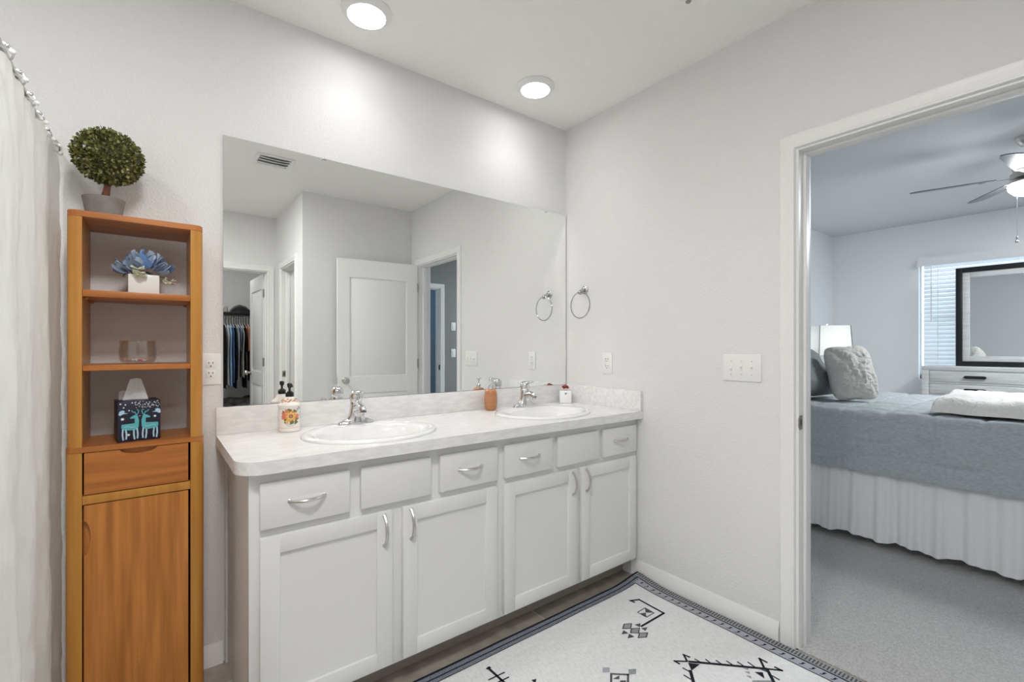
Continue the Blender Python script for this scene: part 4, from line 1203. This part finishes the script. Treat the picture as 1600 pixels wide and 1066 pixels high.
# quilt: one cloth over the mattress, stitched in squares
QD = 0.405
def qf(u, v):
    U = -QD + u*((BXF-BXN)+2*QD)
    V = v*((BYH-BYF)+QD)                       # from the head to the foot drop
    wX = BXF-BXN; wY = BYH-BYF
    r = 0.07
    def drape(t, L):                           # arc-length rounding at an edge: returns (pos, drop)
        if t < 0:
            tt = -t
            if tt < r*1.57: a = tt/r; return (-r*math.sin(a)*0.62+0.0, r*(1-math.cos(a)))
            return (-r*0.62, r + (tt-r*1.57))
        if t > L:
            tt = t-L
            if tt < r*1.57: a = tt/r; return (L+r*math.sin(a)*0.62, r*(1-math.cos(a)))
            return (L+r*0.62, r + (tt-r*1.57))
        return (t, 0.0)
    px, dx = drape(U, wX)
    py, dy = drape(V, wY)
    z = BZ+0.012 - max(dx, dy)
    g = 0.215
    seam = min(abs(((U+0.06)/g) % 1 - 0.5), abs((V/g+0.35) % 1 - 0.5))   # 0 at the middle of a square edge
    su = abs(((U+0.085)/g+0.5) % 1 - 0.5)*g
    sv = abs((V/g+0.35+0.5) % 1 - 0.5)*g
    puff = 0.011*(1-math.exp(-su/0.010))*(1-math.exp(-sv/0.010))
    wr = 0.006*nz(U*7, V*5, 1) + 0.006*nz(U*24, V*11, 4) + 0.003*nz(U*50, V*24, 9)
    off = puff + wr
    ox = (-1 if U < -r*0.8 else (1 if U > wX+r*0.8 else 0))
    oy = (1 if V > wY+r*0.8 else 0)
    hem = 0.012*nz(V*3+9, U) if ox else 0
    return Vector((BXN+px+ox*(off+0.006), BYH-py-oy*(off+0.006), z + (0 if (ox or oy) else off) + hem*min(1, dx/0.3)))
m = MB(); m.grid(240, 250, qf)
single(m, 'quilt', M['quilt'], 'blue-grey linen quilt stitched in squares over the bed', 'quilt', sharp=80)

def pillow_mesh(w, h, t, lump=0.01, seed=0, nseg=36, power=3.0, crease=0.0, rnd=0):
    m = MB()
    def f(sgn):
        def g(u, v):
            a, b = u*2-1, v*2-1
            k = max(0.0, (1-abs(a)**power))**0.55*max(0.0, (1-abs(b)**power))**0.55
            pin = 1-0.06*(1-abs(a))*abs(b)**3 - 0.0
            pin2 = 1-0.06*(1-abs(b))*abs(a)**3
            z = sgn*t/2*k + lump*nz(a*2.6+seed, b*2.6, sgn*2)*k*2 + lump*0.5*nz(a*7+seed, b*7, sgn)*k + sgn*crease*(abs(nz(a*3.2+b*1.5+seed, b*7-a*2, 3))*1.8-0.5)*k
            if rnd:
                q = (abs(a)**rnd+abs(b)**rnd)**(1/rnd)
                s_ = max(abs(a), abs(b))/q if q > 1e-6 else 1
                a, b = a*s_, b*s_
            return Vector((a*w/2*pin2, b*h/2*pin, z))
        return g
    m.grid(nseg, nseg, f(1)); m.grid(nseg, nseg, f(-1))
    bmesh.ops.remove_doubles(m.bm, verts=m.bm.verts, dist=1e-4)
    return m
def pillow(name, label, w, h, t, mats, c, n_, roll=0.0, **kw):
    """c centre, n_ face normal; local y is upwards"""
    m = pillow_mesh(w, h, t, **kw)
    n_ = Vector(n_).normalized()
    up = (Vector((0, 0, 1)) - n_*n_.z).normalized()
    side = up.cross(n_)
    M4 = Matrix((side, up, n_)).transposed().to_4x4()
    M4.translation = Vector(c)
    M4 = M4 @ Matrix.Rotation(roll, 4, 'Z')
    bmesh.ops.transform(m.bm, matrix=M4, verts=m.bm.verts)
    return single(m, name, mats, label, 'pillow', 'pillows at the head of the bed', sharp=80)
pillow('bed_pillow', 'plain grey sham leaning by the door casing end of the bed', 0.68, 0.46, 0.24, M['sham'], (1.85, -0.63, 1.055), (-0.10, -0.82, 0.58), lump=0.012, seed=3)
pillow('bed_pillow', 'dark patterned pillow showing behind the grey sham', 0.68, 0.50, 0.15, M['navysham'], (1.90, -0.36, 1.085), (0, -0.90, 0.42), lump=0.008, seed=8)
pillow('plush_cushion', 'oatmeal plush cushion propped against the grey sham', 0.31, 0.42, 0.23, M['fur'], (1.96, -0.945, 1.045), (-0.70, -0.64, 0.32), roll=0.06, lump=0.008, seed=5, power=2.3, nseg=70, crease=0.013, rnd=5)

# folded throw on the bed
def thf(u, v):
    x = 1.50 + 1.15*u
    y = -1.47 - 0.62*v
    e = min(u, 1-u, v*0.62/1.15*1.6, (1-v))
    x += 0.03*nz(v*5, 1) ; y += 0.05*nz(u*4, 7) - 0.03*u
    edge = min(1, e/0.045)
    h = 0.070*math.sqrt(max(0, 1-(1-edge)**2)) + 0.016*nz(x*6, y*6)*edge + 0.006*nz(x*24, y*24, 2)*edge + 0.03*math.sin(PI*min(1, u*1.6))*edge
    return Vector((x, y, BZ+0.040+max(0.0, h)))
m = MB(); m.grid(90, 60, thf)
m.grid(30, 20, lambda u, v: Vector((1.51+1.13*u, -1.48-0.60*v, BZ+0.041)))
single(m, 'throw_blanket', M['throw'], 'ivory plush throw blanket folded on top of the quilt', 'blanket', sharp=80)

# nightstand and lamp
NX0, NY0 = 3.30, -0.385
ns = thing('nightstand', 'whitewashed nightstand hidden behind the bed under the lamp', 'nightstand', (NX0, -0.25, 0.004))
m = MB(); m.box(3.10, 3.56, -0.50, -0.02, 0.10, 0.70, 0.006); m.build('body', M['wash'], ns)
for z0, z1 in ((0.14, 0.40), (0.42, 0.66)):
    m = MB(); m.box(3.13, 3.53, -0.516, -0.502, z0, z1, 0.003); d = m.build('drawer', M['wash'], ns)
    m = MB(); m.box(3.28, 3.38, -0.530, -0.517, (z0+z1)/2-0.01, (z0+z1)/2+0.01, 0.004); m.build('handle', M['blackw'], d)
for x in (3.14, 3.52):
    for y in (-0.46, -0.06):
        m = MB(); m.box(x-0.02, x+0.02, y-0.02, y+0.02, 0.0045, 0.0995); m.build('leg', M['wash'], ns)
lamp = thing('table_lamp', 'lit bedside lamp with tapered square white shade', 'lamp', (3.30, -0.350, 0.7005))
m = MB(); m.lathe([(0.085, 0.0), (0.085, 0.015), (0.03, 0.03), (0.02, 0.06), (0.05, 0.14), (0.068, 0.22), (0.05, 0.32), (0.018, 0.38), (0.012, 0.42), (0.012, 0.50)], (3.30, -0.350, 0.7006), 28)
m.build('base', M['nickel'], lamp)
LR = math.radians(46.5)
def sq(h, z, dz=0.0):
    pts = []
    for k in range(4):
        a = LR + PI/4 + k*PI/2
        pts.append(Vector((3.30+h*math.sqrt(2)*math.cos(a), -0.350+h*math.sqrt(2)*math.sin(a), z)))
    return pts
m = MB(); m.loft([sq(0.154, 1.155), sq(0.140, 1.445)], cap0=False, cap1=False); m.build('shade', M['shade'], lamp)
lo, hi = sq(0.1555, 1.155), sq(0.1415, 1.445)
for a, b in zip(lo, hi):
    m = MB(); m.tube([a, b], 0.0045, 6); m.build('shade_seam', M['shadetrim'], lamp)
m = MB(); m.tube([(3.30, -0.350, 1.18), (3.30, -0.350, 1.455)], 0.004, 8); m.ball((3.30, -0.350, 1.463), 0.010, n=8)
m.tube([hi[0], (3.30, -0.350, 1.443), hi[2]], 0.002, 6); m.tube([hi[1], (3.30, -0.350, 1.443), hi[3]], 0.002, 6)
m.build('finial', M['nickel'], lamp)
pl = bpy.data.lights.new('bedside_bulb', 'POINT'); pl.energy = SHADE_WATTS; pl.color = (0.95, 0.97, 1.0); pl.shadow_soft_size = 0.035
po = bpy.data.objects.new('bedside_bulb', pl); po.location = (3.30, -0.350, 1.29); COL.objects.link(po)

# dresser with mirror
dr = thing('dresser', 'whitewashed wooden dresser with black pulls below the bedroom window', 'dresser', (4.35, -1.68, 0.004))
DFX, DYA, DYB = 4.10, -0.921, -2.440
m = MB()
m.box(DFX+0.012, 4.56, DYB+0.005, DYA-0.005, 0.06, 1.018)
m.box(DFX, 4.565, DYB, DYA, 1.002, 1.042, 0.003)
m.box(DFX, DFX+0.03, DYA-0.055, DYA, 0.06, 1.001, 0.002); m.box(DFX, DFX+0.03, DYB, DYB+0.055, 0.06, 1.001, 0.002)
m.box(DFX, DFX+0.03, DYB+0.056, DYA-0.056, 0.06, 0.10, 0.002)
m.box(DFX+0.001, DFX+0.02, -1.689, -1.672, 0.10, 1.001, 0.001)
rows = [(0.890, 0.998), (0.770, 0.872), (0.575, 0.752), (0.350, 0.557), (0.110, 0.332)]
for z0, z1 in rows[:-1]:
    m.box(DFX+0.001, DFX+0.02, DYB+0.056, DYA-0.056, z0-0.017, z0-0.003, 0.001)
m.build('carcass', M['wash'], dr)
for z0, z1 in rows:
    for ya, yb in ((DYA-0.058, -1.669), (-1.692, DYB+0.058)):
        m = MB(); m.box(DFX+0.003, DFX+0.0115, yb+0.003, ya-0.003, z0+0.001, z1-0.001, 0.002); d = m.build('drawer', M['wash'], dr)
        yc, zc = (ya+yb)/2+0.015, (z0+z1)/2
        m = MB(); m.prism([(yc-0.080, zc), (yc-0.068, zc-0.013), (yc+0.068, zc-0.013), (yc+0.080, zc), (yc+0.068, zc+0.013), (yc-0.068, zc+0.013)], lambda a, b, d_: Vector((d_, a, b)), DFX-0.018, DFX+0.0025, bev=0.002)
        m.build('handle', M['blackw'], d)
for y in (DYA-0.04, DYB+0.04):
    for x in (4.14, 4.52):
        m = MB(); m.box(x-0.025, x+0.025, y-0.025, y+0.025, 0.0045, 0.0595); m.build('leg', M['blackw'], dr)
dm = thing('dresser_mirror', 'black framed mirror standing on the dresser before the window', 'mirror', (4.36, -1.69, 1.0425))
ya, yb, za, zb = -1.137, -2.24, 1.0426, 2.025
def ring_frame(m, y0, y1, z0, z1, w, x0, x1):
    m.box(x0, x1, y0-w, y0, z0, z1, 0.002); m.box(x0, x1, y1, y1+w, z0, z1, 0.002)
    m.box(x0, x1, y1+w, y0-w, z0, z0+w, 0.002); m.box(x0, x1, y1+w, y0-w, z1-w, z1, 0.002)
m = MB(); ring_frame(m, ya, yb, za, zb, 0.048, 4.335, 4.375); m.build('frame', M['blackw'], dm)
m = MB(); ring_frame(m, ya-0.0485, yb+0.0485, za+0.0485, zb-0.0485, 0.052, 4.346, 4.372); m.build('inner_frame', M['wash'], dm)
m = MB(); m.box(4.357, 4.368, yb+0.098, ya-0.098, za+0.098, zb-0.098); m.build('mirror_glass', M['mirror'], dm)
m = MB(); m.box(4.376, 4.385, yb+0.02, ya-0.02, za+0.02, zb-0.02); m.build('back_board', M['blackw'], dm)

# window blinds
bl = thing('window_blinds', 'white horizontal slat blinds glowing behind the dresser mirror', 'blinds', (4.62, -1.53, 0.93))
m = MB()
m.prism([(-0.790, 2.115), (-0.790, 2.185), (-0.806, 2.208), (-2.255, 2.208), (-2.275, 2.185), (-2.275, 2.115)], lambda a, b, d: Vector((d, a, b)), 4.575, 4.592)
m.box(4.592, 4.637, -2.27, -0.795, 2.150, 2.200, 0.003)
m.build('valance', M['bedwall'], bl)
z = 2.100
while z > 0.95:
    m = MB()
    th = math.radians(62)
    m.grid(2, 6, lambda u, v: Vector((4.612+(v-0.5)*0.050*math.cos(th)+0.003*math.cos((v-0.5)*PI)*math.sin(th), -2.262+1.424*u, z+(v-0.5)*0.050*math.sin(th)-0.0025*math.cos((v-0.5)*PI)*math.cos(th))))
    m.build('slat', M['blind'], bl, 80)
    z -= 0.0445
m = MB(); m.box(4.600, 4.626, -2.262, -0.822, 0.925, 0.940, 0.004); m.build('bottom_rail', M['trim'], bl)
for y in (-0.955, -1.55, -2.12):
    m = MB(); m.tube([(4.598, y, 0.94), (4.598, y, 2.15)], 0.0022, 6); m.build('ladder_cord', M['whitepl'], bl)
m = MB(); m.tube([(4.580, -0.905, 1.50), (4.584, -0.905, 2.13)], 0.004, 8); m.build('tilt_wand', M['plate'], bl)

# ceiling fan
FX, FY = 2.43, -1.79
fan = thing('ceiling_fan', 'brushed metal ceiling fan with lit bowl and dark blades in the bedroom', 'ceiling fan', (FX, FY, H))
m = MB(); m.lathe([(0.070, -0.0006), (0.068, -0.02), (0.045, -0.055), (0.020, -0.065)], (FX, FY, H), 32); m.build('canopy', M['nickel'], fan)
m = MB(); m.tube([(FX, FY, H-0.060), (FX, FY, H-0.120)], 0.013, 14); m.build('downrod', M['nickel'], fan)
m = MB(); m.lathe([(0.03, 0.120), (0.075, 0.112), (0.082, 0.095), (0.082, 0.030), (0.078, 0.012), (0.092, 0.0), (0.092, -0.030), (0.06, -0.040)], (FX, FY, 2.365), 40); m.build('motor_housing', M['nickel'], fan)
for k in range(5):
    a = math.radians(33.5+72*k)
    ca, sa = math.cos(a), math.sin(a)
    pitch = math.radians(-10)
    def bp_(r, w, t): return Vector((FX+ca*r-sa*w*math.cos(pitch), FY+sa*r+ca*w*math.cos(pitch), 2.345+w*math.sin(pitch)+t))
    m = MB()
    outl = [(0.16, -0.045), (0.30, -0.055), (0.52, -0.060), (0.575, -0.050), (0.595, -0.020), (0.595, 0.020), (0.575, 0.050), (0.52, 0.060), (0.30, 0.055), (0.16, 0.045)]
    m.loft([[bp_(r, w, t) for r, w in outl] for t in (-0.003, 0.003)])
    b = m.build('blade', M['blade'], fan)
    m = MB(); m.loft([[bp_(r, w, t) for r, w in ((0.075, -0.018), (0.13, -0.014), (0.22, -0.030), (0.24, 0.0), (0.22, 0.030), (0.13, 0.014), (0.075, 0.018))] for t in (-0.008, -0.0036)])
    m.build('blade_arm', M['nickel'], b)
m = MB(); m.lathe([(0.050, 2.326), (0.070, 2.320), (0.100, 2.312), (0.102, 2.300)], (FX, FY, 0), 40, cap1=False); m.build('light_collar', M['nickel'], fan)
m = MB(); m.lathe([(0.100, 2.305), (0.104, 2.290), (0.098, 2.262), (0.075, 2.236), (0.040, 2.222), (0.002, 2.218)], (FX, FY, 0), 40, cap0=False); m.build('light_bowl', M['bowl'], fan)
for dx, dy, zz in ((-0.022, 0.056, 1.945),):
    m = MB(); m.tube([(FX+dx, FY+dy, 2.226), (FX+dx, FY+dy, zz)], 0.0012, 6)
    m.lathe([(0.003, 0.014), (0.005, 0.010), (0.005, -0.008), (0.002, -0.010)], (FX+dx, FY+dy, zz), 8)
    m.ball((FX+dx, FY+dy, zz-0.022), 0.010, n=8)
    m.build('pull_chain', M['nickel'], fan)

# ------------------------------------------------------------------ closet seen in the mirror
RZ, RYY = 1.635, -5.02
m = MB(); m.tube([(-2.37, RYY, RZ), (-0.33, RYY, RZ)], 0.015, 14)
single(m, 'closet_rod', M['steel'], 'metal hanging rod across the closet in the mirror', 'rod')
cs = thing('closet_shelf', 'white closet shelf above the hanging clothes in the mirror', 'shelf', (-1.35, -5.2, 1.675))
m = MB(); m.box(-2.375, -0.325, -5.398, -5.000, 1.675, 1.692, 0.002); m.build('board', M['trim'], cs)
m = MB(); m.box(-2.375, -0.325, -4.9995, -4.985, 1.655, 1.692, 0.002); m.build('lip', M['blackw'], cs)
m = MB(); m.prism([(-5.398, 1.45), (-5.398, 1.674), (-5.02, 1.674), (-5.04, 1.655), (-5.37, 1.645), (-5.38, 1.46)], lambda a, b, d: Vector((d, a, b)), -1.215, -1.195); m.build('bracket', M['trim'], cs)
CLO = [  # x, thickness, hem z, colour, second colour, label, shoulder
 (-1.342, 0.020, 0.70, (0.02, 0.018, 0.018), 'black long garment at the closet door frame end of the rod'),
 (-1.308, 0.026, 0.74, (0.66, 0.68, 0.70), 'white shirt hanging beside the pale blue shirt'),
 (-1.276, 0.022, 0.72, (0.42, 0.58, 0.76), 'pale blue shirt hanging beside the deep blue one'),
 (-1.248, 0.024, 0.76, (0.10, 0.20, 0.38), 'deep blue long shirt in the middle of the closet rod'),
 (-1.220, 0.020, 0.70, (0.015, 0.016, 0.024), 'black garment hanging beside the deep blue shirt'),
 (-1.194, 0.022, 0.80, (0.50, 0.55, 0.60), 'grey and white long shirt beside the denim top'),
 (-1.166, 0.024, 1.19, (0.16, 0.22, 0.31), 'short slate denim top hanging on the closet rod'),
 (-1.138, 0.022, 0.84, (0.46, 0.44, 0.40), 'beige long garment hanging below the rod by the denim top'),
 (-1.110, 0.022, 0.70, (0.012, 0.012, 0.016), 'black long garment beside the coral shirt'),
 (-1.076, 0.026, 1.18, (0.52, 0.20, 0.11), 'coral shirt hanging near the closet door edge'),
 (-1.044, 0.024, 0.78, (0.36, 0.115, 0.025), 'rust orange long garment below the coral shirt'),
 (-1.014, 0.022, 1.10, (0.24, 0.235, 0.25), 'grey top hanging nearest the closet door edge'),
 (-0.984, 0.024, 0.70, (0.012, 0.012, 0.014), 'black coat half hidden by the closet door edge')]
def make_hanger(x, lab):
    t = thing('clothes_hanger', lab, 'hanger', (x, RYY, RZ), 'white hangers on the closet rod')
    m = MB()
    m.tube([(x, RYY+0.019*math.sin(a), RZ+0.001+0.019*math.cos(a)) for a in [-2.0+4.0*k/12 for k in range(13)]] + [(x, RYY+0.004, RZ-0.040), (x, RYY, RZ-0.085)], 0.0022, 6)
    m.build('hook', M['whitepl'], t)
    m = MB(); m.tube([(x, RYY-0.20, RZ-0.150), (x, RYY-0.10, RZ-0.112), (x, RYY, RZ-0.086), (x, RYY+0.10, RZ-0.112), (x, RYY+0.20, RZ-0.150)], 0.0035, 6)
    m.build('shoulder_bar', M['whitepl'], t)
    return t
h0 = None
for k, (x, th, hem, col, lab) in enumerate(CLO):
    if h0 is None:
        h0 = make_hanger(x, ''); hx = h0
    else:
        hx = copy_tree(h0); hx.location.x = x
    hx['label'] = 'white hanger holding the ' + lab.split(' hanging')[0].split(' beside')[0].split(' at the')[0].split(' in the')[0].split(' half')[0].split(' below')[0] + ' in the closet'
    fm = mat('cloth_'+str(k), col, 0.95, vary=(9, tuple(min(1, c*1.35+0.01) for c in col), (1, 6, 1)), spec=0.05)
    m = MB()
    top = RZ-0.110
    rings = []
    for i in range(15):
        s = i/14
        z = top + (hem-top)*s
        if s < 0.16: hw = 0.03 + 0.19*(s/0.16)**0.8
        else: hw = 0.22 + 0.02*math.sin(7*s+k) - 0.03*s
        tt = min(0.0112, th*0.5*(0.55+0.5*min(1, s*4)) + 0.003*math.sin(11*s+k))
        rings.append([Vector((x+0.0012*math.sin(6*s+k)+tt*math.cos(a)*(1+0.15*math.sin(5*a+k)), RYY+hw*math.sin(a), z+0.012*math.sin(3*a+k)*s)) for a in [2*PI*j/20 for j in range(20)]])
    m.loft(rings)
    single(m, 'hanging_garment', fm, lab + ', seen in the mirror' if 'closet' not in lab else lab, 'garment', 'clothes on the closet rod', sharp=60)
# things on the shelf and below the clothes
m = MB()
m.grid(24, 12, lambda u, v: Vector((-1.27+0.36*u, -5.36+0.30*v, 1.693+0.115*math.sin(PI*min(1, u*1.35))**0.6*math.sin(PI*v)**0.5+0.012*abs(nz(u*8, v*8)))))
m.grid(4, 4, lambda u, v: Vector((-1.265+0.35*u, -5.355+0.29*v, 1.6932)))
single(m, 'duffel_bag', M['blackp'], 'black soft bag lying on the closet shelf in the mirror', 'bag', sharp=80)
m = MB()
m.loft([[Vector((-1.325+0.045*math.cos(a)*s+o_*0.02, -5.12+0.10*math.sin(a)*s, 1.6925+z)) for a in [2*PI*j/16 for j in range(16)]] for s, z, o_ in ((0.9, 0.0, 0), (1.0, 0.012, 0), (0.9, 0.03, 0), (0.7, 0.05, 0.4), (0.45, 0.075, 0.9), (0.2, 0.085, 1.0))])
single(m, 'shoe', mat('shoe_grey', (0.32, 0.30, 0.27), 0.7), 'grey shoe on the closet shelf beside the black bag', 'shoe', sharp=60)
def blf(u, v):
    x, y = -1.75+1.35*u, -5.39+1.05*v
    e = min(1, min(u, 1-u, v, 1-v)/0.14)
    return Vector((x, y, 0.004+(0.57-0.16*v)*(1-(1-e)**2.2) + 0.05*nz(x*6, y*6)*e))
m = MB(); m.grid(40, 40, blf)
m.grid(4, 4, lambda u, v: Vector((-1.74+1.33*u, -5.38+1.03*v, 0.0035)))
single(m, 'blanket_pile', M['fleece'], 'dark grey fleece blankets heaped below the hanging clothes in the mirror', 'blanket', sharp=80)
